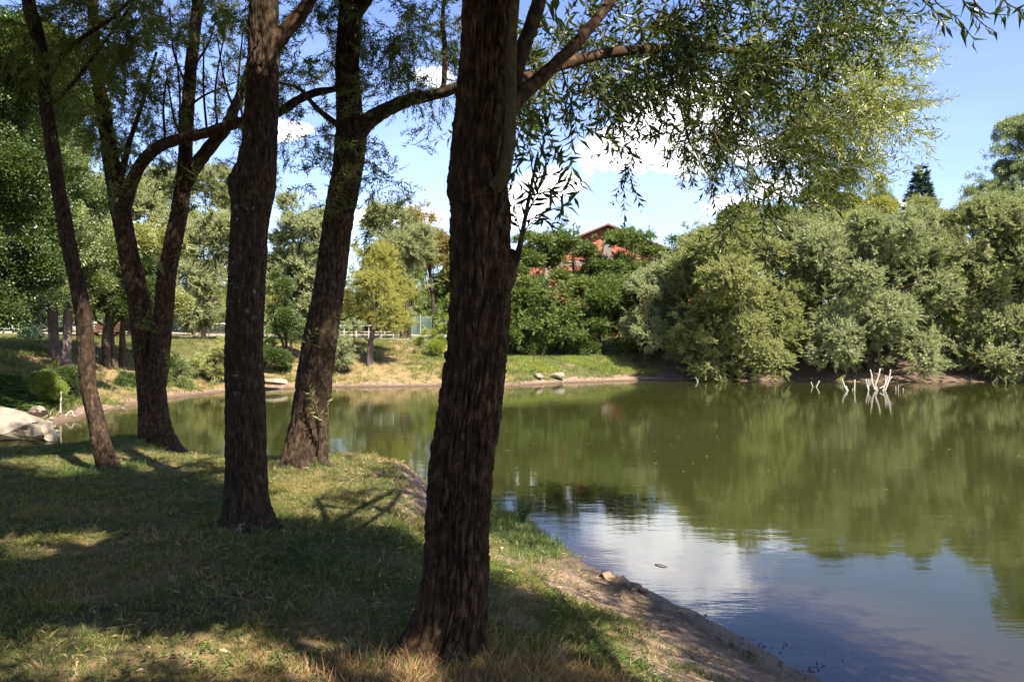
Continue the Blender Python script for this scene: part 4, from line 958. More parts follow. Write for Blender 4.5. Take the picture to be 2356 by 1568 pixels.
far_tree('willow_tree', 'yellowing willow top rising behind the two silver willows', 1960, 57, [(1960, 540, 70, 60, 0, 2.2), (2010, 520, 50, 40, 0, 1.8), (1900, 560, 50, 50, 0, 1.8)], 'leaf_yellow', 'willow', 1300, 106, group=G1, r0=.18)
far_tree('willow_tree', 'silver willow leaning out from the brick building\'s corner', 1560, 52, [(1570, 620, 60, 75, 0, 2), (1590, 560, 40, 40, 0, 1.4), (1540, 700, 55, 80, 0, 1.8), (1560, 770, 50, 60, 0, 1.8)], 'leaf_silver2', 'willow', 2600, 107, group=G1, r0=.16)
far_tree('willow_tree', 'narrow silver willow shoot hanging in front of the dark locusts', 1480, 49.8, [(1478, 690, 26, 50, 0, .9), (1484, 760, 30, 48, 0, 1.0), (1462, 720, 18, 30, 0, .8)], 'leaf_silver2', 'willow', 620, 108, group=G1, r0=.08, sc=(.6, .9), limbs=3)
# behind them
far_tree('locust_tree', 'deep green locust top showing over the round yellow-green willow', 1720, 64, [(1720, 510, 70, 36, 0, 2.4), (1660, 545, 40, 30, 0, 1.6), (1780, 540, 70, 45, 0, 2), (1700, 600, 90, 70, 0, 2)], 'leaf_locust', 'locust', 1700, 110, group=G2, r0=.2)
far_tree('poplar_tree', 'round dark poplar rising highest left of the conifer', 1910, 72, [(1900, 445, 34, 50, 0, 1.8), (1925, 415, 20, 26, 0, 1.0), (1950, 450, 34, 36, 0, 1.5), (1880, 480, 26, 40, 0, 1.4), (1930, 510, 60, 50, 0, 2), (1975, 470, 22, 26, 0, 1.0)], 'leaf_poplar', 'roundleaf', 1700, 111, group=G2, r0=.25, sc=(.7, 1.3), inner=.05)
far_tree('poplar_tree', 'small thin-topped poplar between the dark poplar and the conifer', 2015, 72, [(2015, 450, 26, 32, 0, 1.4), (2030, 490, 36, 40, 0, 1.5)], 'leaf_blue', 'roundleaf', 520, 112, group=G2, r0=.18)
far_tree('poplar_tree', 'tallest airy poplar, bluish leaves, at the picture edge above the dark-sided willow', 2300, 60, [(2310, 370, 60, 70, 0, 2.0), (2260, 430, 55, 70, 0, 2.0), (2350, 340, 55, 60, 0, 2.0), (2225, 500, 42, 60, 0, 1.6), (2330, 460, 70, 80, 0, 2.2), (2400, 400, 70, 100, 0, 2.2)], 'leaf_blue', 'roundleaf', 2900, 113, group=G2, r0=.26, inner=.08, br=.46, limbs=9, sc=(.7, 1.1))
for k, (px_, lab) in enumerate([(1600, 'dense dark tree filling the gap behind the building corner willow'), (1800, 'dense dark tree filling the gap behind the largest willows'), (2000, 'dense dark tree behind the silver willow at the dead branches'), (2200, 'dense dark tree behind the dark-sided willow'), (2400, 'dense dark tree past the edge of the dark-sided willow')]):
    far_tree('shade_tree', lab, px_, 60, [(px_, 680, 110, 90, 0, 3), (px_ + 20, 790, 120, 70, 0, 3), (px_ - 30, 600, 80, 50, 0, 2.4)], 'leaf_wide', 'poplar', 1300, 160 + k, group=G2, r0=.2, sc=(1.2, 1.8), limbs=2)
# conifer
def conifer(px, py, Y, hw, label, seed):
    rng = np.random.default_rng(seed); bx = PX(px, Y); bz = gz(bx, Y); top = P(px, py, Y)[2]
    e = empty('conifer_tree', (bx, Y, bz), label, 'tree', G2)
    v, f = tube_geo(np.array([(bx, Y, bz - .2), (bx, Y, (bz + top) / 2), (bx, Y, top)]), [.25, .15, .02], 8); mesh('trunk', v, f, [M['bark_far']], e, None, True)
    W_ = hw / 1805 * Y; H = top - bz; n = 2600
    t = rng.random(n) ** .7 * .75; lay = np.round(t * 26) / 26 + rng.normal(size=n) * .006
    a = rng.integers(0, 9, n) * .7 + lay * 40 + rng.normal(size=n) * .12
    rr = W_ * (.05 + 1.5 * lay) * rng.random(n) ** .5 * (1 + .3 * np.sin(a * 3))
    p = np.stack([bx + np.cos(a) * rr, Y + np.sin(a) * rr, top - lay * H - rr * .10], -1)
    d = np.stack([np.cos(a), np.sin(a), .35 + 0 * a], -1)
    scatter('crown', TPL['conifer'], p, dir_to_euler(d, rng.uniform(0, 6.28, n)), rng.uniform(.6, 1.1, n), [M['leaf_conifer'], M['twig']], e, rng)
conifer(2120, 386, 74, 74, 'dark pointed conifer rising alone above the willows', 114)
# locust thicket in front of the brick building
far_tree('locust_tree', 'thin-crowned locust with bare grey stem left of the gable', 1235, 54, [(1235, 600, 40, 50, 0, 1.5), (1260, 570, 34, 32, 0, 1.2), (1205, 570, 20, 25, 0, 1.0)], 'leaf_locust', 'locust', 640, 120, group=G4, r0=.1, inner=.1, up=.15, flatb=.35, sc=(.6, 1.0))
far_tree('locust_tree', 'tallest locust, its feathery top just left of the roof peak', 1330, 55, [(1320, 560, 62, 40, 0, 1.8), (1320, 515, 30, 22, 0, 1.0), (1280, 545, 30, 22, 0, 1.0), (1330, 615, 60, 40, 0, 1.8), (1270, 610, 50, 44, 0, 1.6)], 'leaf_locust', 'locust', 1300, 121, group=G4, r0=.12, inner=.12, up=.15, flatb=.3, sc=(.6, 1.0))
far_tree('locust_tree', 'full green locust covering the roof right of the peak', 1450, 55, [(1450, 570, 52, 36, 0, 1.8), (1470, 550, 30, 22, 0, 1.2), (1440, 630, 60, 46, 0, 2), (1500, 620, 34, 46, 0, 1.4), (1400, 650, 60, 40, 0, 2)], 'leaf_locust', 'locust', 1900, 122, group=G4, r0=.12, inner=.15, up=.15, flatb=.35, sc=(.6, 1.0))
far_tree('locust_tree', 'low spreading locust in the middle of the thicket below the gable', 1380, 53, [(1380, 690, 80, 50, 0, 2.2), (1340, 740, 70, 45, -.6, 2), (1430, 740, 60, 50, -.4, 1.8)], 'leaf_locust', 'locust', 3400, 123, group=G4, r0=.12, inner=.2, up=.15, flatb=.35, sc=(.65, 1.05))
far_tree('locust_tree', 'dense green locust nearest the thick dark trunk, branches to the ground', 1210, 52, [(1200, 700, 60, 60, 0, 2.0), (1260, 680, 60, 50, 0, 2.0), (1210, 765, 65, 36, -.4, 1.8), (1290, 755, 60, 40, -.5, 1.8), (1170, 650, 36, 50, 0, 1.6)], 'leaf_locust', 'locust', 3600, 124, group=G4, r0=.12, inner=.22, up=.15, flatb=.35, sc=(.65, 1.05))
far_tree('locust_tree', 'yellowish locust just visible between the thick trunk and the rusty tree', 1120, 56, [(1110, 640, 60, 60, 0, 2), (1090, 720, 60, 60, 0, 2), (1140, 600, 40, 50, 0, 1.6)], 'leaf_locust', 'locust', 1400, 125, group=G4, r0=.12, flatb=.35)
far_tree('dead_shrub', 'browned dry branch clump inside the locust thicket', 1345, 51.2, [(1345, 718, 24, 22, 0, .6)], 'leaf_rust', 'locust', 70, 126, group=G4, r0=.03, sc=(.4, .7), cat='shrub')
far_tree('shrub', 'dark leafy shrub closing the foot of the locust thicket', 1420, 52.5, [(1400, 790, 90, 26, 0, 1.6), (1240, 795, 80, 20, .4, 1.4), (1490, 790, 40, 40, 0, 1.4)], 'leaf_poplar', 'roundleaf', 900, 127, group=G4, r0=.05, cat='shrub')
# middle of the far bank
far_tree('willow_tree', 'young twin-stemmed yellow-green tree standing alone on the far bank slope', 852, 44.0, [(860, 690, 66, 50, 0, 1.6), (830, 640, 50, 60, 0, 1.4), (880, 640, 50, 60, 0, 1.4), (880, 730, 50, 30, 0, 1.2), (820, 590, 36, 50, 0, 1.2)], 'leaf_yellow', 'willow_fine', 1500, 130,
         stems=[S(848, 44, 862, 640, 44, .09), S(856, 44.1, 885, 650, 44.2, .09)], group=G2, bark='bark_pale', droop=.2, up=.2, sc=(.5, .85))
far_tree('willow_tree', 'tall pale green willow rising behind the young yellow-green tree', 930, 56, [(900, 560, 60, 70, 0, 2), (950, 600, 50, 70, 0, 2), (880, 520, 40, 40, 0, 1.6), (930, 680, 60, 60, 0, 2)], 'leaf_silver', 'willow_fine', 2200, 131, stems=[S(928, 56, 910, 560, 56, .22), S(940, 56.2, 960, 620, 56, .12)], group=G2, droop=.1)
far_tree('locust_tree', 'thin rusty-leaved tree against the sky beside the thick trunk', 1000, 60, [(985, 530, 42, 60, 0, 1.8), (1010, 600, 40, 50, 0, 1.8), (960, 500, 26, 24, 0, 1.2)], 'leaf_rust', 'locust', 620, 132, group=G2, inner=.1)
far_tree('willow_tree', 'silver-leaved willow seen between the two middle trunks', 680, 52, [(690, 590, 60, 80, 0, 2), (640, 680, 50, 60, 0, 1.8), (700, 520, 50, 50, 0, 1.8), (735, 640, 50, 80, 0, 1.8), (700, 700, 50, 50, 0, 1.8)], 'leaf_silver2', 'willow', 2400, 133, group=G2, r0=.18)
far_tree('shade_tree', 'dark bushy tree with several thin stems on the bank below the silver willow', 655, 43, [(655, 730, 36, 50, 0, 1.0), (650, 660, 24, 50, 0, .8), (680, 770, 34, 30, 0, .9), (640, 790, 24, 26, 0, .8)], 'leaf_poplar', 'roundleaf', 620, 134, stems=[S(650, 43, 640, 690, 43, .07), S(668, 43.1, 690, 720, 43, .06), S(662, 43, 655, 640, 43.2, .07)], group=G2, sc=(.5, .9))
far_tree('willow_bush', 'small grey-leaved willow drooping over the slope beside the leaning trunk', 800, 43, [(790, 790, 26, 34, 0, .8), (810, 740, 22, 30, 0, .7), (780, 820, 18, 18, 0, .5)], 'leaf_silver2', 'willow', 420, 135, group=G2, r0=.05, droop=.5, sc=(.4, .7), cat='bush')
far_tree('bush', 'bright rounded bush low on the bank left of the thick trunk', 1005, 48, [(990, 780, 34, 22, 0, .9), (1020, 750, 30, 30, 0, .9), (1000, 790, 44, 16, -.3, .9)], 'leaf_bush', 'roundleaf', 420, 136, group='bushes on the banks', r0=.04, sc=(.4, .7), cat='bush')
far_tree('willow_tree', 'slender pale willow half hidden by the straight trunk', 470, 47, [(480, 640, 50, 90, 0, 1.8), (500, 560, 50, 60, 0, 1.6), (450, 700, 40, 40, 0, 1.4), (520, 700, 36, 60, 0, 1.4)], 'leaf_silver', 'willow_fine', 1700, 137, group=G2, r0=.12, inner=.15)
far_tree('plum_tree', 'small purple-leaved plum in front of the green court screen', 445, 60, [(445, 700, 42, 34, 0, 1.5), (420, 720, 26, 20, 0, 1.0)], 'leaf_purple', 'roundleaf', 420, 138, group=G2, r0=.1, sc=(.6, 1))
far_tree('bush', 'tall loose olive bush at the waterline beside the straight trunk', 485, 37.8, [(490, 830, 34, 50, 0, .9), (470, 860, 30, 34, 0, .8), (505, 800, 22, 36, 0, .7)], 'leaf_olive', 'roundleaf', 520, 139, group='bushes on the banks', r0=.04, sc=(.35, .65), cat='bush')
far_tree('willow_tree', 'tall silver-green tree behind the twin-stemmed willow\'s fork', 300, 50, [(330, 560, 90, 90, 0, 2.8), (230, 600, 90, 80, 0, 2.8), (400, 500, 70, 80, 0, 2.4), (280, 480, 90, 60, 0, 2.6), (180, 520, 60, 60, 0, 2)], 'leaf_silver', 'willow', 3200, 140, group=G2, r0=.2)
far_tree('willow_tree', 'hazy pale tree filling the gap beside the arching bough', 480, 66, [(440, 450, 80, 70, 0, 3), (510, 520, 60, 60, 0, 2.4), (400, 420, 60, 50, 0, 2)], 'leaf_silver', 'willow', 1500, 141, group=G2, r0=.2)
far_tree('shade_tree', 'dark green tree closing the view behind the tennis court', 560, 92, [(560, 730, 90, 36, 0, 4), (430, 725, 90, 34, 0, 4), (700, 730, 90, 36, 0, 4), (820, 735, 90, 34, 0, 4), (950, 730, 80, 36, 0, 4)], 'leaf_poplar', 'poplar', 2600, 142, group=G2, r0=.2, sc=(1.1, 1.7))
far_tree('shade_tree', 'dense tree behind the benches on the plateau', 200, 62, [(200, 700, 90, 60, 0, 3), (100, 690, 90, 70, 0, 3), (20, 680, 90, 80, 0, 3), (320, 720, 70, 40, 0, 3), (-80, 640, 90, 110, 0, 3)], 'leaf_poplar', 'poplar', 2800, 143, group=G2, r0=.2, sc=(1, 1.5))
for k, (px_, top, lf, lab) in enumerate([(330, 600, 'leaf_aspen', 'broad mid-green tree behind the plum, far across the plateau'), (520, 610, 'leaf_olive', 'broad yellow-green tree behind the tennis net'), (700, 590, 'leaf_aspen', 'tall mid-green tree far behind the silver-leaved willow'), (860, 610, 'leaf_aspen', 'mid-green tree far behind the young yellow-green tree'), (1040, 590, 'leaf_locust', 'dense green tree far behind the bright rounded bush'), (100, 560, 'leaf_olive', 'sunlit tree far behind the poplar pair')]):
    far_tree('shade_tree', lab, px_, 78 + 2 * (k % 3), [(px_, top + 60, 80, 60, 0, 3.4), (px_ + 30, top + 120, 100, 60, 0, 3.6), (px_ - 60, top + 110, 70, 60, 0, 3)], lf, 'roundleaf', 1900, 180 + k, group=G2, r0=.25, sc=(1.2, 1.8), limbs=3)
far_tree('bush', 'dark rounded bush on the slope below the silver-leaved willow', 600, 41.5, [(612, 820, 40, 26, 0, 1.0), (640, 835, 30, 20, 0, .8)], 'leaf_wide', 'roundleaf', 420, 190, group='bushes on the banks', r0=.03, sc=(.4, .7), cat='bush')
far_tree('bush', 'low green bush on the slope behind the twin-stemmed willow', 400, 36, [(405, 850, 40, 24, 0, .8), (430, 870, 30, 18, 0, .7)], 'leaf_aspen', 'roundleaf', 420, 191, group='bushes on the banks', r0=.03, sc=(.35, .6), cat='bush')
far_tree('bush', 'dark ground-hugging bush at the foot of the three dark trees', 280, 33, [(280, 885, 50, 16, 0, .8), (240, 880, 30, 18, 0, .7)], 'leaf_wide', 'roundleaf', 420, 192, group='bushes on the banks', r0=.03, sc=(.35, .6), cat='bush')
# left bank
far_tree('poplar_tree', 'grey-barked poplar at the left bank, the paler of the close pair', 148, 31, [(170, 640, 90, 60, 0, 2.0), (120, 560, 100, 80, 0, 2.2), (220, 560, 70, 70, 0, 1.8), (150, 450, 110, 80, .5, 2.2), (60, 660, 60, 50, 0, 1.6), (120, 620, 90, 60, -4, 2.0), (230, 540, 70, 70, -3.5, 2.0)], 'leaf_aspen', 'roundleaf', 2000, 150, stems=[S(151, 31, 165, 420, 31, .165)], group=G3, bark='bark_pale', sc=(.7, 1.05), inner=.15)
far_tree('poplar_tree', 'darker straight poplar of the close pair on the left bank', 127, 31.6, [(100, 360, 90, 80, 0, 2.2), (200, 380, 70, 70, 0, 2), (60, 480, 80, 80, 0, 2), (130, 260, 80, 70, 0, 2), (40, 580, 90, 60, -4.5, 2), (130, 400, 90, 80, -4, 2.2)], 'leaf_poplar', 'poplar', 1700, 151, stems=[S(128, 31.6, 127, 300, 31.6, .165)], group=G3, bark='bark_pale', sc=(.7, 1.05), inner=.15)
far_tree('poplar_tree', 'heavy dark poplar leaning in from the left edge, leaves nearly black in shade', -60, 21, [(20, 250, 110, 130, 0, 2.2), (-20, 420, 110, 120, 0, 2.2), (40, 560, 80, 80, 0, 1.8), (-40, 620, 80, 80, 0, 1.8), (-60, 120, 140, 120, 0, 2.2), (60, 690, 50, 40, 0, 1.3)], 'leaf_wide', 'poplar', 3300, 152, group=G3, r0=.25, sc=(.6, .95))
far_tree('shade_tree', 'straight dark tree on the shaded slope, thickest of three behind the leaning slim willow', 247, 34, [(250, 680, 56, 36, 0, 1.6), (300, 640, 56, 44, 0, 1.6), (240, 600, 60, 60, 0, 1.8)], 'leaf_wide', 'roundleaf', 900, 153, stems=[S(247, 34, 250, 560, 34, .15)], group=G3, sc=(.6, 1))
far_tree('shade_tree', 'thin dark tree, middle one of the three on the shaded slope', 266, 34.5, [(320, 700, 40, 26, 0, 1.2), (330, 660, 44, 36, 0, 1.4)], 'leaf_wide', 'roundleaf', 420, 154, stems=[S(268, 34.5, 262, 600, 34.5, .11)], group=G3, sc=(.6, 1))
far_tree('shade_tree', 'slightly leaning tree of the three, beside the twin-stemmed willow', 288, 35, [(350, 560, 50, 50, 0, 1.6), (380, 680, 30, 40, 0, 1.1)], 'leaf_olive', 'roundleaf', 480, 155, stems=[S(285, 35, 297, 560, 35, .13)], group=G3, sc=(.6, 1))
far_tree('ivy_tree', 'broad trunk wrapped in dark ivy at the top of the left bank', 88, 40, [(88, 740, 22, 40, 0, .9), (82, 690, 26, 40, 0, 1)], 'leaf_conifer', 'roundleaf', 300, 156, group=G3, r0=.3, sc=(.6, 1))
far_tree('bush', 'round yellow-green bush on the stony left shore', 108, 24.3, [(108, 884, 34, 26, 0, .42), (90, 890, 20, 18, 0, .3), (128, 892, 20, 20, 0, .3)], 'leaf_bush', 'small', 900, 157, group='bushes on the banks', r0=.03, sc=(.55, .9), cat='bush', limbs=6)
far_tree('bush', 'dim grey-green bush under the slim leaning willow on the left bank', 165, 27, [(170, 880, 30, 34, 0, .6), (150, 900, 20, 24, 0, .4)], 'leaf_wide', 'small', 600, 158, group='bushes on the banks', r0=.03, sc=(.7, 1.1), cat='bush')

# ------------------------------------------------------------------ grass and weeds
def grass_tpl(rng, n, h, w, lean=.5, spread=.05):
    a = rng.uniform(0, 6.28, n); b0 = np.stack([np.cos(a), np.sin(a), 0 * a], -1) * spread * rng.random(n)[:, None] ** .5
    dirn = unit(np.stack([np.cos(a + rng.normal(size=n)), np.sin(a + rng.normal(size=n)), 0 * a], -1) * lean * rng.random(n)[:, None] + np.array([0, 0, 1.]))
    side = np.stack([-np.sin(a), np.cos(a), 0 * a], -1) + rng.normal(size=(n, 3)) * .4
    hh = h * rng.uniform(.45, 1.25, n)
    # base edge pair, mid pair, tip
    sd = unit(np.cross(dirn, side)); ww = (w * rng.uniform(.7, 1.2, n))[:, None]
    p0 = b0 - sd * ww * .5; p1 = b0 + sd * ww * .5
    m0 = b0 + dirn * hh[:, None] * .55
    tip = b0 + dirn * hh[:, None] + np.stack([np.cos(a), np.sin(a), 0 * a - .3], -1) * hh[:, None] * .35 * rng.random(n)[:, None]
    v = np.stack([p0, p1, m0 + sd * ww * .4, m0 - sd * ww * .4, tip], 1).reshape(-1, 3)
    i = np.arange(n) * 5
    q = np.stack([i, i + 1, i + 2, i + 3], -1); t = np.stack([i + 3, i + 2, i + 4], -1)
    li = np.concatenate([q.ravel(), t.ravel()]); lt = np.concatenate([np.full(n, 4), np.full(n, 3)])
    return v, (li, lt), np.repeat(rng.random(n), 5), np.zeros(2 * n, int)
def clover_tpl(rng, n, h, s):
    c = rng.normal(size=(n, 3)) * np.array([.03, .03, 0]) + np.array([0, 0, 1]) * (h * rng.uniform(.5, 1, n))[:, None]
    V = []; F_ = []; T_ = []
    for k in range(3):
        a = rng.uniform(0, 6.28, n) + k * 2.1
        d = np.stack([np.cos(a), np.sin(a), .25 + 0 * a], -1)
        v, f, t = leaf_set(c, d, np.tile([0, 0, 1.], (n, 1)).astype(float) * 0 + np.stack([-np.sin(a), np.cos(a), 0 * a], -1), s, s * .7, segs=1)
        F_.append(f + len(V) * n * 4); V.append(v); T_.append(t)
    f = np.vstack(F_)
    return np.vstack(V), as_loops(f), np.concatenate(T_) * .5, np.zeros(len(f), int)
def visible(x, y, z, m=520):
    px = 1178 + x / np.maximum(y, .1) * 1805; py = 784 - (z - CAMZ) / np.maximum(y, .1) * 1805
    return (px > -m) & (px < 2356 + m) & (py < 1568 + m * 2)
def scatter_grass(name, label, n, xr, yr, dens, tpl, mat, scl, seed, lean=.12):
    rng = np.random.default_rng(seed)
    x = rng.uniform(*xr, n)
    # more where they show larger, by distance
    y = yr[0] * (yr[1] / yr[0]) ** (rng.random(n) ** .8)
    z, d, dw = ground(x, y, True)
    k = (rng.random(n) < dens(x, y, d, dw)) & visible(x, y, z) & (dw > .0)
    x, y, z, dw = x[k], y[k], z[k], dw[k]
    up = unit(rng.normal(size=(len(x), 3)) * lean + np.array([0, 0, 1.]))
    ct = np.clip(.42 + 1.5 * fbm(x * .8, y * .8, 4, 61) + rng.normal(size=len(x)) * .2, 0, 1)
    o = scatter(name, tpl, np.stack([x, y, z - .005], -1), dir_to_euler(up, rng.uniform(0, 6.28, len(x))), rng.uniform(*scl, len(x)), [mat, M['twig']], None, rng, ctint=ct)
    if label: o['label'] = label
    return o
rg = np.random.default_rng(9)
def dn_lawn(x, y, d, dw):
    nn = fbm(x * .7, y * .7, 4, 41) * 2
    bare = sstep(2.3, 1.0, dw + nn * .9) * sstep(-3.2, -1.6, x)
    bare = np.maximum(bare, .7 * np.exp(-((x + .15) ** 2 / .25 + (y - 8.3) ** 2 / 2.2)))
    bare *= 1 - .95 * np.exp(-((x - .15) ** 2 / .5 + (y - 9.6) ** 2 / 3.2))
    gaps = sstep(-.12, .06, fbm(x * 2.2, y * 2.2, 3, 91))
    return (1 - .96 * np.clip(bare, 0, 1)) * (.35 + .65 * gaps) * sstep(.05, .25, dw)
scatter_grass('lawn_grass', 'short shaded lawn grass with dry straw blades', 90000, (-10.5, 3.2), (2.9, 15.0), dn_lawn, [grass_tpl(rg, 16, .046, .0042, 1.2, .05) for _ in range(5)] + [grass_tpl(rg, 10, .075, .004, 1.3, .05)], M['grass'], (.6, 1.15), 201)
scatter_grass('straw_grass', 'dead straw lying among the lawn grass', 26000, (-10.5, 3.2), (2.9, 14.5), lambda x, y, d, dw: dn_lawn(x, y, d, dw) * sstep(-.05, .12, fbm(x * 1.4, y * 1.4, 4, 95)), [grass_tpl(rg, 14, .060, .0034, 3.2, .07) for _ in range(4)], M['grass_dry'], (.6, 1.2), 202, .3)
scatter_grass('clover_leaves', 'low clover patches in the lawn', 16000, (-9.5, 1.6), (2.9, 13), lambda x, y, d, dw: dn_lawn(x, y, d, dw) * sstep(.04, .14, fbm(x * 1.5 + 7, y * 1.5, 3, 96)), [clover_tpl(rg, 10, .035, .016) for _ in range(4)], M['grass_lush'], (.7, 1.3), 203)
# longer growth round the foot of the trunks and along the near shore
def feet(x, y, d, dw):
    v = 0 * x
    for (tx, ty, rr) in ((-.35, 4.05, .36), (-2.4, 7.0, .30), (-2.6, 9.8, .4), (-5.7, 12.5, .6), (-5.0, 9.8, .3)):
        v = np.maximum(v, np.exp(-((x - tx) ** 2 + (y - ty) ** 2) / rr ** 2))
    edge = np.exp(-((dw - .22) / .18) ** 2) * ((y > 8.6) | (x < -3.4)) * (y < 15)
    edge = np.maximum(edge, np.exp(-((x - .05) ** 2 / .18 + (y - 9.8) ** 2 / 2.2)) * .9)
    return np.clip(v + edge * .85, 0, 1)
scatter_grass('long_grass', 'longer green grass round the trunk feet and along the near waterline', 60000, (-9.5, 1.6), (3.2, 15.0), feet, [grass_tpl(rg, 12, .105, .0048, 1.0, .06) for _ in range(4)], M['grass_lush'], (.5, 1.15), 204)
scatter_grass('dry_tuft_grass', 'pinkish dead grass heaped at the thick trunk', 9000, (-1.6, .9), (3.0, 4.8), lambda x, y, d, dw: np.exp(-((x + .22) ** 2 / .30 + (y - 3.75) ** 2 / .14)), [grass_tpl(rg, 18, .095, .0036, 3.0, .08) for _ in range(4)], M['straw'], (.6, 1.2), 205, .3)
# far banks
def dn_far(x, y, d, dw):
    shade = sstep(8, 14, x) * .6
    return sstep(.25, .8, dw + fbm(x * .7, y * .7, 4, 41) * 1.2 - .8 * (x > 9)) * sstep(24, 13, d) * (1 - shade) * (.3 + .7 * sstep(-.1, .1, fbm(x * .6, y * .6, 3, 92)))
scatter_grass('bank_grass', 'green and straw grass on the far banks', 70000, (-32, 12), (17.5, 58), dn_far, [grass_tpl(rg, 14, .26, .016, .9, .16) for _ in range(5)], M['grass'], (.45, 1.1), 206)
scatter_grass('bank_weeds', 'fresh green weeds on the sunny terrace across the water', 24000, (-6, 9), (41, 52), lambda x, y, d, dw: sstep(.9, 2, dw) * sstep(9, 4, d) * np.clip(.25 + sstep(-2, 2, x), 0, 1) * sstep(-.1, .1, fbm(x * .5, y * .9, 3, 93)), [grass_tpl(rg, 14, .24, .020, 1.2, .16) for _ in range(4)], M['leaf_bush'], (.4, 1.0), 207)
scatter_grass('shore_weeds', 'bright low weeds above the limestone slab on the left shore', 9000, (-18.5, -12.6), (19, 31), lambda x, y, d, dw: sstep(.7, 1.2, dw) * sstep(4.6, 3, d) * sstep(27.5, 24, y), [clover_tpl(rg, 26, .22, .06) for _ in range(3)] + [grass_tpl(rg, 14, .2, .012, .8, .12)], M['grass_lush'], (.5, 1.2), 208)
scatter_grass('waterline_reeds', 'dry stalks and roots tangled along the far waterline', 9000, (-15, 30), (22, 50), lambda x, y, d, dw: np.exp(-((dw - .55) / .35) ** 2) * sstep(-.05, .1, fbm(x * .5, y * .5, 3, 94)) * .8, [grass_tpl(rg, 10, .34, .014, 1.2, .16) for _ in range(3)], M['grass_dry'], (.4, 1.0), 209, .25)

# stones and clods along the waterlines
def rockmat(name, a, b, c):
    m, nt = newmat(name); t = nt.nodes.new('ShaderNodeTexCoord')
    n1 = noise(nt, 3.5, 7, .65, t.outputs['Object']); n2 = noise(nt, 26, 5, .65, t.outputs['Object'])
    col = ramp(nt, n1, [(.3, a), (.5, b), (.7, c)])
    col = mixc(nt, maprange(nt, n2, .5, .75, 0, .5), col, tuple(x * .6 for x in a))
    out(nt, principled(nt, col, .92, .2, bump(nt, math_(nt, 'ADD', n1, n2), .7, .02))); return m
M['limestone'] = rockmat('limestone', (.10, .082, .058), (.165, .140, .108), (.215, .190, .152))
M['clod'] = rockmat('clod', (.085, .058, .040), (.15, .106, .074), (.21, .155, .112))
M['stone'] = rockmat('stone', (.10, .080, .062), (.150, .122, .098), (.20, .17, .14))
def rock_geo(rng, dims, sub=3, rough=.25, flat=.5, seed=0):
    """an icosphere pushed into a blocky, chipped stone"""
    bm = __import__('bmesh').new(); __import__('bmesh').ops.create_icosphere(bm, subdivisions=sub, radius=1)
    v = np.array([x.co[:] for x in bm.verts]); f = np.array([[a.index for a in q.verts] for q in bm.faces]); bm.free()
    k = np.abs(v) ** .55 * np.sign(v); v = v * (1 - flat) + k * flat
    for i in range(22):     # flat chips
        d = unit(rng.normal(size=3)); c = rng.uniform(.62, .95); q = v @ d; v = v - np.clip(q - c, 0, 9)[:, None] * d
    nn = fbm(v[:, 0] * 1.7 + seed, v[:, 1] * 1.7 + v[:, 2] * 1.3, 4, seed); v = v * (1 + rough * nn[:, None] * 1.4)
    lay = np.sin(v[:, 2] * 9 + nn * 6) * .02; v[:, :2] *= (1 + lay)[:, None]
    return v * np.array(dims), f
def rock(name, label, cat, x, y, z, dims, rot, mat, seed, group=None, sub=4, rough=.25, tilt=0):
    rng = np.random.default_rng(seed); v, f = rock_geo(rng, dims, sub, rough, .6, seed)
    o = mesh(name, v, f, [mat], None, None, sub < 4); o.location = (x, y, z); o.rotation_euler = (tilt, tilt * .5, rot)
    return tagit(o, label, cat, group)
RG_ = 'limestone blocks on the shore'
p = P(30, 985, 21); rock('limestone_slab', 'largest pale limestone slab, sloping into the water at the left edge', 'rock', PX(-10, 19.2), 19.3, .36, (1.35, .95, .42), .35, M['limestone'], 301, RG_, 5, .3, .06)
rock('limestone_block', 'blocky pale limestone end with a dark hollow under it, at the slab\'s tip', 'rock', PX(88, 19.0), 19.0, .22, (.34, .36, .26), .1, M['limestone'], 302, RG_, 4)
rock('limestone_block', 'rounded pale stone dipping into the water beyond the slab\'s tip', 'rock', PX(118, 18.9), 18.9, .08, (.22, .26, .17), .5, M['limestone'], 303, RG_, 4)
rock('limestone_block', 'small flat limestone piece lying on the mud behind the large slab', 'rock', PX(96, 23.0), 23.0, .22, (.34, .22, .10), -.25, M['limestone'], 304, RG_, 4, .25, .12)
rock('limestone_block', 'fist-sized pale stone beside the small flat limestone piece', 'rock', PX(118, 22.8), 22.8, .14, (.09, .08, .07), 0, M['limestone'], 305, RG_, 3)
rock('limestone_block', 'flat-topped limestone block at the water behind the straight trunk', 'rock', PX(603, 36.4), 38.6, .42, (.62, .5, .2), .05, M['limestone'], 306, RG_, 4, .2)
gx0 = PX(610, 38.6)
rock('limestone_block', 'pale leaning slab low on the far sunny bank', 'rock', PX(1242, 43.2), 44.4, .45, (.3, .2, .12), -.5, M['limestone'], 307, RG_, 4, .3, .4)
rock('limestone_block', 'long pale block lying along the far sunny bank', 'rock', PX(1288, 44), 45.2, .42, (.5, .25, .18), .1, M['limestone'], 308, RG_, 4, .3)
rock('limestone_block', 'grey weathered rock among the left shore weeds', 'rock', PX(75, 22), 22.3, .38, (.35, .2, .18), -.5, M['stone'], 309, RG_, 4, .3)
rock('white_stone', 'single white pebble lying on the sunlit grass by the thick trunk', 'stone', PX(1152, 8.1), 8.1, gz(PX(1152, 8.1), 8.1) + .012, (.032, .026, .02), .3, M['limestone'], 310, None, 3)
bpy.data.objects['white_stone'].data.materials[0] = rockmat('white_pebble', (.25, .245, .23), (.29, .285, .275), (.32, .315, .305))
c0 = (PX(1405, 7.7), 7.72)
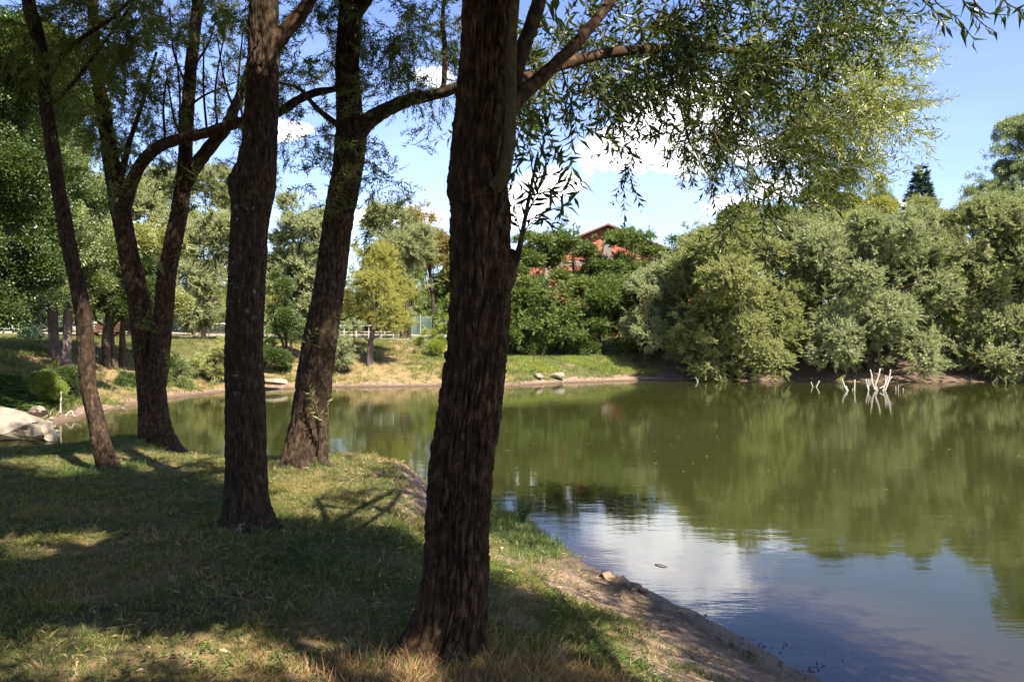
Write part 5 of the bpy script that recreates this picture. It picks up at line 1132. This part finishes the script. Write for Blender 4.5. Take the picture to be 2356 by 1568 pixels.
for k, (px, yy, dims, lab) in enumerate([(1398, 7.85, (.10, .09, .055), 'dark-hollowed earth clod on the near waterline, first of the crumbling lumps'), (1425, 7.7, (.13, .09, .06), 'biggest pale earth clod jutting over the near waterline'), (1460, 7.5, (.10, .08, .05), 'crumbly earth clod at the water end of the lumps'), (1480, 7.42, (.05, .05, .035), 'smallest earth clod at the end of the lumps')]):
    x = PX(px, yy); rock('earth_clod', lab, 'clod', x, yy, max(gz(x, yy), 0) + .015, dims, k * .8, M['clod'], 320 + k, 'crumbling clods on the near waterline', 4, .5)
rngl = np.random.default_rng(88)
n = 6500; x = rngl.uniform(-9.5, 2.6, n); y = 2.9 * (12.5 / 2.9) ** (rngl.random(n) ** .8); z, d, dw = ground(x, y, True)
k = (dw > .05) & visible(x, y, z); x, y, z = x[k], y[k], z[k]; a = rngl.uniform(0, 6.28, len(x)); n = len(x)
v, f, tn = leaf_set(np.stack([x, y, z + rngl.uniform(.004, .035, n)], -1), np.stack([np.cos(a), np.sin(a), rngl.normal(size=n) * .3], -1), np.stack([-np.sin(a), np.cos(a), rngl.normal(size=n) * .4], -1), rngl.uniform(.04, .085, n), rngl.uniform(.010, .022, n), fold=.2, segs=2, curl=.2)
o = mesh('leaf_litter', v, f, [M['grass_dry']], None, dict(tint=tn)); o['kind'] = 'stuff'; o['label'] = 'curled dead willow leaves lying in the lawn and on the bare bank'
tw_ = []
for k in range(70):
    x = rngl.uniform(-6, 2); y = 3.2 * (11 / 3.2) ** rngl.random()
    if shore_dist(x, y)[0] < .1: continue
    a = rngl.uniform(0, 3.14); L_ = rngl.uniform(.08, .35); p_ = np.array([x, y]); q_ = p_ + L_ * np.array([math.cos(a), math.sin(a)]); m_ = (p_ + q_) / 2 + rngl.normal(size=2) * L_ * .08
    tw_.append(tube_geo(np.array([(*w__, gz(*w__) + .02) for w__ in (p_, m_, q_)]), [.004, .0035, .002], 5))
V_, F2 = merge(tw_); o = mesh('twig_litter', V_, F2, [M['twig']]); o['kind'] = 'stuff'; o['label'] = 'small dropped twigs scattered through the grass'
def pebbles(name, label, n, xr, yr, dens, size, mat, seed):
    rng = np.random.default_rng(seed); T_ = []
    for k in range(4):
        v, f = rock_geo(rng, (1, .8, .5), 1, .3, .5, k); T_.append((v, as_loops(f), np.zeros(len(v)), np.zeros(len(f), int)))
    x = rng.uniform(*xr, n); y = rng.uniform(*yr, n); z, d, dw = ground(x, y, True)
    k = (rng.random(n) < dens(x, y, d, dw)) & visible(x, y, z); x, y, z = x[k], y[k], z[k]
    up = unit(rng.normal(size=(len(x), 3)) * .2 + np.array([0, 0, 1.]))
    o = scatter(name, T_, np.stack([x, y, z], -1), dir_to_euler(up, rng.uniform(0, 6.28, len(x))), size[0] * (size[1] / size[0]) ** (rng.random(len(x)) ** 2.2), [mat], None, rng)
    o['label'] = label
pebbles('shore_stones', 'loose stones on the muddy rim of the far shore', 9000, (-16, 30), (16, 50), lambda x, y, d, dw: np.exp(-((dw - .35) / .45) ** 2) * .8, (.02, .14), M['stone'], 401)
pebbles('bank_clods', 'broken lumps of earth along the eroded near waterline', 2600, (-3, 3), (3, 13.5), lambda x, y, d, dw: np.exp(-((dw - .12) / .16) ** 2) * sstep(-.3, .1, fbm(x * 2, y * 2, 2, 97) + .1) * sstep(-3, -1.5, x), (.012, .075), M['clod'], 403)
pebbles('near_crumbs', 'crumbs of earth on the trodden near bank', 16000, (-3, 3), (3, 13.5), lambda x, y, d, dw: sstep(1.6, .5, dw) * sstep(-.15, 0, dw) * sstep(-3, -1.5, x), (.004, .03), M['clod'], 402)
# pond weed in the shallows, twigs and leaves afloat
rngw = np.random.default_rng(77)
weed = []
for k in range(150):
    t = rngw.random(); x = 2.0 + 1.5 * rngw.random() - t * .9 + rngw.normal() * .1; y = 5.0 + t * 1.3 + rngw.normal() * .12
    z = gz(x, y)
    if z > -.005 or z < -.3: continue
    hgt_ = min(.05, -z * .8) + rngw.random() * .03; pth = np.array([(x, y, z), (x + rngw.normal() * .012, y + rngw.normal() * .012, z + hgt_ * .6), (x + rngw.normal() * .02, y + rngw.normal() * .02, z + hgt_)])
    weed.append(tube_geo(pth, [.006, .005, .002], 4))
m, nt = newmat('pond_weed'); out(nt, principled(nt, (.035, .035, .022), .9, .2)); M['weed'] = m
if weed:
    V_, F2 = merge(weed); o = mesh('pond_weed', V_, F2, [m]); o['kind'] = 'stuff'; o['label'] = 'dark water weed poking up in the near shallows'
rngw = np.random.default_rng(78)
n = 260; x = rngw.uniform(-12, 24, n); y = 12 + 33 * rngw.random(n) ** 1.2
k = shore_dist(x, y) < -.4; x, y = x[k], y[k]
a = rngw.uniform(0, 6.28, len(x))
v, f, tn = leaf_set(np.stack([x, y, 0 * x + .006], -1), np.stack([np.cos(a), np.sin(a), 0 * a], -1), np.stack([-np.sin(a), np.cos(a), 0 * a], -1), rngw.uniform(.05, .11, len(x)), rngw.uniform(.02, .045, len(x)), fold=.05, segs=1, curl=-.03)
o = mesh('floating_leaves', v, f, [M['grass_dry']], None, dict(tint=tn)); o['kind'] = 'stuff'; o['label'] = 'pale fallen leaves floating far out on the pond'
def stick(name, label, rows, mat, cat='stick', group=None, r=None, nseg=6):
    rows = np.array(rows, float); q = spline(rows, 14); v, f = tube_geo(q[:, :3], q[:, 3], nseg)
    e = mesh(name, v - q[0][:3], f, [mat], None, None, True); e.location = tuple(float(c) for c in q[0][:3]); return tagit(e, label, cat, group)
stick('floating_twig', 'dark twig afloat in the cloud reflection', [(PX(1508, 8.4), 8.42, .004, .006), (PX(1520, 8.4), 8.38, .012, .007), (PX(1536, 8.3), 8.33, .004, .004)], M['twig'])
stick('dry_stalk', 'thin reddish stalk leaning over the water past the clods', [(PX(1480, 6.75), 6.85, .03, .0035), (PX(1510, 6.7), 6.8, .09, .003), (PX(1546, 6.7), 6.75, .16, .0015)], M['grass_dry'])
stick('dry_stalk', 'single upright dry stalk at the weedy shallows', [(PX(1733, 5.9), 6.0, -.03, .003), (PX(1732, 5.9), 6.0, .07, .0025), (PX(1730, 5.9), 6.0, .15, .002)], M['grass_dry'])
stick('upright_stick', 'grey stick standing in the mud beside the yellow-green bush', [(PX(139, 24), 24, .2, .03), (PX(140, 24), 24, .5, .026), (PX(141, 24), 24, .85, .018)], M['dead_wood'])
stick('fallen_stick', 'curled dry root by the left waterline behind the slim willow', [(PX(150, 24), 24, .12, .02), (PX(160, 24), 24.1, .25, .02), (PX(172, 24), 24, .1, .015), (PX(188, 24), 24, .22, .01)], M['dead_wood'])
stick('fallen_twig', 'dark twig lying in the shaded lawn before the thick trunk', [(PX(470, 4.9), 4.9, gz(PX(470, 4.9), 4.9) + .03, .006), (PX(540, 4.85), 4.85, gz(PX(540, 4.85), 4.85) + .05, .005), (PX(600, 4.8), 4.8, gz(PX(600, 4.8), 4.8) + .03, .003)], M['twig'])
# white dead branches standing in the water
def dead_cluster(label, Y, stems, group='dead branches standing in the pond'):
    e = empty('dead_branch', (PX(stems[0][0][0], Y), Y, 0), label, 'dead wood', group)
    for s in stems:
        rows = [(*P(a[0], a[1], Y + (a[3] if len(a) > 3 else 0)), a[2] * .62 / 2 / 1805 * Y) for a in s]
        q = spline(rows, 14); v, f = tube_geo(q[:, :3], q[:, 3], 8, bark_disp(.006, .05, .1, 3, .01)); mesh('stem', v, f, [M['dead_wood']], e, None, True)
Yd = 38.0
wl = 784 + 2.4 * 1805 / Yd + 3     # just under the surface
dead_cluster('tall cluster of bleached branches standing in the water before the silver willow', Yd, [
    [(2015, wl, 7), (2014, 885, 7), (2020, 868, 6), (2025, 848, 5)], [(2012, 895, 6), (2007, 880, 6), (2005, 862, 5), (2002, 850, 4)], [(1999, wl, 6), (1996, 890, 6), (1992, 872, 5)], [(1998, 895, 4), (1999, 880, 4), (1998, 872, 4)],
    [(2026, wl, 5), (2024, 893, 5), (2036, 885, 4), (2043, 866, 4)][1:], [(2034, wl, 7), (2038, 893, 6), (2044, 876, 6), (2049, 850, 5)], [(2030, wl, 6), (2034, 890, 5), (2037, 876, 5), (2038, 864, 4)], [(2040, 884, 5), (2046, 874, 4), (2052, 866, 4)], [(2022, wl, 4), (2019, 897, 4), (2017, 890, 3)], [(2003, 885, 3), (2004, 872, 3), (2007, 862, 2)]])
dead_cluster('leaning bleached stake with a short fork, left of the tall dead cluster', Yd, [[(1951, wl, 6), (1945, 892, 6), (1940, 880, 5), (1937, 872, 4)], [(1957, wl, 5), (1951, 898, 4), (1947, 888, 4)], [(1961, wl, 3), (1962, 893, 3)]])
dead_cluster('single upright bleached stake between the leaning stake and the tall cluster', Yd, [[(1966, wl, 5), (1966, 890, 5), (1967, 873, 4)]])
dead_cluster('small leaning dead twig with its reflection, first of a thin pair', 41, [[(1871, 784 + 2.4 * 1805 / 41 + 2, 4), (1868, 885, 3), (1866, 878, 3)]])
dead_cluster('outward-slanting dead twig, second of the thin pair', 41, [[(1877, 784 + 2.4 * 1805 / 41 + 2, 4), (1881, 884, 4), (1885, 876, 4)]])
dead_cluster('short thin stake right of the tall dead cluster', Yd, [[(2061, wl, 3), (2061, 893, 3), (2060, 890, 2)]])
dead_cluster('last thin stub far right of the tall dead cluster', Yd, [[(2079, wl - 2, 3), (2077, 893, 3)], [(2067, wl, 2.5), (2067, 887, 2)]])
dead_cluster('thin forked snag at the water below the round yellow-green willow', 46, [[(1605, 880, 4), (1603, 872, 3), (1600, 868, 2)], [(1605, 878, 3), (1608, 870, 2)]])

# ------------------------------------------------------------------ small plants on the near shore
def shore_plant(x, y, h, label, seed, nst=6, leaf=.05, mat='grass_lush'):
    rng = np.random.default_rng(seed); z = gz(x, y); e = empty('leafy_plant', (x, y, z), label, 'plant', 'leafy plants on the near shore')
    for k in range(nst):
        a = rng.uniform(0, 6.28); L = h * rng.uniform(.6, 1)
        top = np.array([x + math.cos(a) * L * .35, y + math.sin(a) * L * .35, z + L]); rows = [(x, y, z - .01, .003), (*((np.array([x, y, z]) + top) / 2 + rng.normal(size=3) * .01), .0025), (*top, .0015)]
        q = spline(rows, 8); v, f = tube_geo(q[:, :3], q[:, 3], 4); st = mesh('stem', v, f, [M[mat]], e, dict(tint=np.full(len(v), .4)))
        n = 12; t = np.linspace(.25, 1, n); b_ = np.array([q[min(7, int(s * 7))][:3] for s in t]); an = np.arange(n) * 2.4
        d = np.stack([np.cos(an), np.sin(an), .5 + 0 * an], -1)
        v, f, tn = leaf_set(b_, d, np.stack([-np.sin(an), np.cos(an), 0 * an], -1), leaf * rng.uniform(.7, 1.2, n), leaf * .34, segs=2)
        mesh('foliage', v, f, [M[mat]], e, dict(tint=tn))
shore_plant(.14, 10.1, .30, 'bright leafy clump on the near shore, biggest beside the thick trunk', 501, 14, .07)
shore_plant(.06, 11.0, .26, 'single leafy shoot standing highest at the grassy tip of the near shore', 502, 2, .06)
shore_plant(-.28, 11.2, .20, 'small leafy shoot half hidden against the thick trunk', 503, 3, .05)
shore_plant(.52, 9.0, .16, 'low green tuft plant where the shore grass thins out', 504, 5, .05)
shore_plant(-4.75, 12.5, .42, 'weedy plant on the slope beside the twin-stemmed willow', 505, 9, .05, 'leaf_wide')

# ------------------------------------------------------------------ the brick building
YB = 76.0
apex = P(1397, 521, YB); ax, az = apex[0], apex[2]
half = 11.6; slope = .405; ez = az - half * slope; gb = gz(ax, YB)
hb = empty('brick_building', (ax, YB, gb), 'unplastered red hollow-brick gable building behind the locust thicket', 'building')
m, nt = newmat('mortar'); out(nt, principled(nt, (.20, .125, .09), .95, .2)); M['mortar'] = m
m, nt = newmat('brick'); oi = nt.nodes.new('ShaderNodeObjectInfo'); geo = nt.nodes.new('ShaderNodeNewGeometry')
t_ = math_(nt, 'ADD', math_(nt, 'MULTIPLY', oi.outputs['Random'], .4), math_(nt, 'MULTIPLY', noise(nt, 2.2, 4, .6, geo.outputs['Position']), .7))
out(nt, principled(nt, ramp(nt, t_, [(.2, (.18, .052, .031)), (.5, (.24, .078, .048)), (.8, (.28, .112, .072))]), .9, .2)); M['brick'] = m
m, nt = newmat('concrete'); geo = nt.nodes.new('ShaderNodeNewGeometry'); out(nt, principled(nt, ramp(nt, noise(nt, 2, 5, .6, geo.outputs['Position']), [(.3, (.10, .082, .070)), (.7, (.155, .132, .115))]), .95, .2)); M['concrete'] = m
m, nt = newmat('roof_tile'); geo = nt.nodes.new('ShaderNodeNewGeometry'); out(nt, principled(nt, ramp(nt, noise(nt, 3, 5, .6, geo.outputs['Position']), [(.3, (.10, .055, .04)), (.7, (.16, .10, .075))]), .9, .2)); M['rooftile'] = m
# wall core behind the bricks
v = np.array([(ax - half, YB, gb - .3), (ax + half, YB, gb - .3), (ax + half, YB, ez), (ax, YB, az), (ax - half, YB, ez)])
vb = v + np.array([0, 18, 0])
V_ = np.vstack([v, vb]); li = [0, 1, 2, 3, 4, 9, 8, 7, 6, 5]; lt = [5, 5]
for a, b_ in ((0, 1), (1, 2), (4, 0)): li += [a, a + 5, b_ + 5, b_]; lt += [4]
mesh('wall', V_, (np.array(li), np.array(lt)), [M['mortar']], hb)
bw, bh_ = .50, .25
bl = []
row = 0; z = gb + .1
while z < az - .1:
    zt = z + bh_ - .03
    x = -half + (-(bw / 2) if row % 2 else 0)
    while x < half:
        x0 = max(x, -half); x1 = min(x + bw - .03, half)
        lim = half if zt < ez else (az - zt) / slope - .05
        x0 = max(x0, -lim); x1 = min(x1, lim)
        xc = (x0 + x1) / 2
        if x1 - x0 > .12 and not (abs(xc) < .42) and not (abs(z - (az - 3.6)) < .25) and not (abs(abs(xc) - 5.8) < .25):
            bl.append((x0, x1, z, zt))
        x += bw
    z += bh_; row += 1
full = [b for b in bl if abs(b[1] - b[0] - (bw - .03)) < 1e-3]
full.sort(key=lambda b: -b[2]); top = full[:300]; tops = set(top)
v0, f0 = box_geo((0, -.05, 0), (bw - .03, .02, bh_ - .03))
bme = None
for k, b_ in enumerate(top):
    if bme is None:
        o = mesh('brick', v0, f0, [M['brick']], hb, world=False); bme = o.data
    else: o = bpy.data.objects.new('brick', bme); COL.objects.link(o); o.parent = hb
    o.location = (b_[0], 0.0 - .01 * ((k * 7) % 3) / 3, b_[2] - gb)
rest = [b for b in bl if b not in tops]
g_ = []
for b_ in rest: g_.append(box_geo((ax + b_[0], YB - .05, b_[2]), (ax + b_[1], YB + .02, b_[3])))
V_, F2 = merge(g_); o = mesh('brickwork', V_, F2, [M['brick']], hb); o['kind'] = 'stuff'
for dx, w in ((0, .38), (-5.8, .2), (5.8, .2)):
    v, f = box_geo((ax + dx - w, YB - .09, gb), (ax + dx + w, YB + .03, az - abs(dx) * slope - .25)); mesh('pilaster', v, f, [M['concrete']], hb)
v, f = box_geo((ax - half + .01, YB - .08, az - 3.82), (ax + half - .01 if False else ax + half - .01, YB + .03, az - 3.38)); 
lim = (az - (az - 3.38)) / slope - .1
v, f = box_geo((ax - lim, YB - .08, az - 3.80), (ax + lim, YB + .03, az - 3.40)); mesh('lintel', v, f, [M['concrete']], hb)
m, nt = newmat('shutter'); out(nt, principled(nt, (.10, .105, .115), .6, .3)); M['shutter'] = m
for dx in (-8.2, -3.0, 3.0, 8.2):
    zz = az - 6.2 if abs(dx) > 5 else az - 5.4
    v, f = box_geo((ax + dx - .8, YB - .10, zz), (ax + dx + .8, YB - .01, zz + 1.2)); w = mesh('window', v, f, [M['concrete']], hb)
    v, f = box_geo((ax + dx - .66, YB - .13, zz + .12), (ax + dx + .66, YB - .105, zz + 1.08)); mesh('shutter', v, f, [M['shutter']], w, world=False)
    w.children[0].data.transform(Matrix.Translation((-ax, -YB, -gb)))
# roof: two slopes overhanging the gable
for s in (-1, 1):
    ov = .9; t = .16; hx = half + .7
    pts = []
    for yy in (YB - ov, YB + 18.3):
        pts += [(ax, yy, az + .03), (ax + s * hx, yy, az + .03 - hx * slope), (ax + s * hx, yy, az + .03 + t - hx * slope), (ax, yy, az + .03 + t)]
    mesh('roof', np.array(pts), np.array([[0, 1, 2, 3], [7, 6, 5, 4], [0, 4, 5, 1], [1, 5, 6, 2], [2, 6, 7, 3], [3, 7, 4, 0]]), [M['rooftile']], hb)

# ------------------------------------------------------------------ court screen, railing, benches on the plateau
m, nt = newmat('screen'); geo = nt.nodes.new('ShaderNodeNewGeometry'); out(nt, principled(nt, ramp(nt, noise(nt, .8, 4, .6, geo.outputs['Position']), [(.3, (.035, .055, .045)), (.7, (.075, .105, .090))]), .8, .2)); M['screen'] = m
m, nt = newmat('white_paint'); out(nt, principled(nt, (.32, .32, .31), .5, .3)); M['white'] = m
m, nt = newmat('grey_metal'); out(nt, principled(nt, (.25, .26, .26), .5, .4)); M['metal'] = m
m, nt = newmat('brown_wood'); geo = nt.nodes.new('ShaderNodeNewGeometry'); out(nt, principled(nt, ramp(nt, noise(nt, 9, 4, .6, geo.outputs['Position']), [(.3, (.04, .018, .012)), (.7, (.075, .036, .024))]), .8, .2)); M['wood'] = m
def court_screen(px0, px1, Y, label, h=1.75):
    x0, x1 = PX(px0, Y), PX(px1, Y); z = gz((x0 + x1) / 2, Y); e = empty('court_fence', ((x0 + x1) / 2, Y, z), label, 'fence', 'tennis court fences')
    nsp = max(1, int(round((x1 - x0) / 2.5)))
    for i in range(nsp + 1):
        x = x0 + (x1 - x0) * i / nsp; v, f = tube_geo(np.array([(x, Y, z - .3), (x, Y, z + h * .5), (x, Y, z + h + .1)]), [.04, .04, .04], 6); mesh('post', v, f, [M['metal']], e)
    for i in range(nsp):
        a = x0 + (x1 - x0) * i / nsp + .05; b_ = x0 + (x1 - x0) * (i + 1) / nsp - .05; n = 9
        xx = np.linspace(a, b_, n); sag = .05 * np.sin(np.linspace(0, math.pi * 3, n)); V_ = np.array([(xx[j], Y - .05 + sag[j], zz) for zz in (z + .05, z + h) for j in range(n)])
        V2 = V_ + np.array([0, .012, 0]); F2 = [[j, j + 1, n + j + 1, n + j] for j in range(n - 1)]; F3 = [[a_ + 2 * n for a_ in q][::-1] for q in F2]
        mesh('screen_panel', np.vstack([V_, V2]), np.array(F2 + F3), [M['screen']], e)
    for s in range(0, nsp, 2):
        x = x0 + (x1 - x0) * s / nsp; v, f = tube_geo(np.array([(x, Y - .02, z + h), (x - .35, Y - .6, z + h * .5), (x - .7, Y - 1.1, z)]), [.03] * 3, 5); mesh('brace', v, f, [M['white']], e)
court_screen(395, 478, 74, 'green screened court fence with white slanting braces behind the purple plum')
court_screen(905, 1030, 72, 'pale green screened court fence behind the far bank trees')
def net(px0, px1, Y):
    x0, x1 = PX(px0, Y), PX(px1, Y); z = gz((x0 + x1) / 2, Y); e = empty('tennis_net', ((x0 + x1) / 2, Y, z), 'tennis net with bright white top band, seen left of the straight trunk', 'net')
    v, f = box_geo((x0, Y - .02, z + .86), (x1, Y + .02, z + .97)); mesh('net_band', v, f, [M['white']], e)
    m, nt = newmat('net_mesh'); tr = nt.nodes.new('ShaderNodeBsdfTransparent'); df = nt.nodes.new('ShaderNodeBsdfDiffuse'); df.inputs[0].default_value = (.03, .035, .03, 1)
    mxn = nt.nodes.new('ShaderNodeMixShader'); mxn.inputs[0].default_value = .55; nt.links.new(tr.outputs[0], mxn.inputs[1]); nt.links.new(df.outputs[0], mxn.inputs[2]); out(nt, mxn.outputs[0])
    v, f = box_geo((x0, Y - .004, z + .03), (x1, Y + .004, z + .86)); mesh('net_cloth', v, f, [m], e)
    for x in (x0, x1):
        v, f = tube_geo(np.array([(x, Y, z - .2), (x, Y, z + .5), (x, Y, z + 1.05)]), [.045] * 3, 8); mesh('post', v, f, [M['white']], e)
net(480, 522, 66)
def railing(px0, px1, Y):
    x0, x1 = PX(px0, Y), PX(px1, Y); z = gz((x0 + x1) / 2, Y); e = empty('railing', ((x0 + x1) / 2, Y, z), 'thin white railing along the path behind the young twin-stemmed tree', 'railing')
    for zz in (.95, .5):
        v, f = tube_geo(np.array([(x0, Y, z + zz), ((x0 + x1) / 2, Y, z + zz), (x1, Y, z + zz)]), [.03] * 3, 6); mesh('rail', v, f, [M['white']], e)
    n = 7
    for i in range(n):
        x = x0 + (x1 - x0) * i / (n - 1); v, f = tube_geo(np.array([(x, Y, z - .1), (x, Y, z + .5), (x, Y, z + .98)]), [.03] * 3, 6); mesh('post', v, f, [M['white']], e)
railing(735, 905, 56)
def bench(px, Y, rz, label):
    x = PX(px, Y); z = gz(x, Y); e = empty('park_bench', (x, Y, z), label, 'bench', 'benches on the plateau')
    def part(nm, lo, hi, m=M['wood']):
        v, f = box_geo(lo, hi); mesh(nm, rotz(v, rz), f, [m], e, world=False)
    for k in range(3): part('seat_slat', (-.85, -.22 + k * .15, .43), (.85, -.10 + k * .15, .47))
    for k in range(3): part('back_slat', (-.85, .26, .56 + k * .14), (.85, .30, .67 + k * .14))
    for s in (-.7, .7):
        part('leg', (s - .06, -.2, -.05), (s + .06, .24, .425)); part('back_post', (s - .04, .305, .0), (s + .04, .36, .98))
bench(224, 44.5, .05, 'brown slatted bench on the plateau, nearest the slim leaning willow')
bench(243, 47, -.1, 'brown bench standing a little farther back on the plateau')
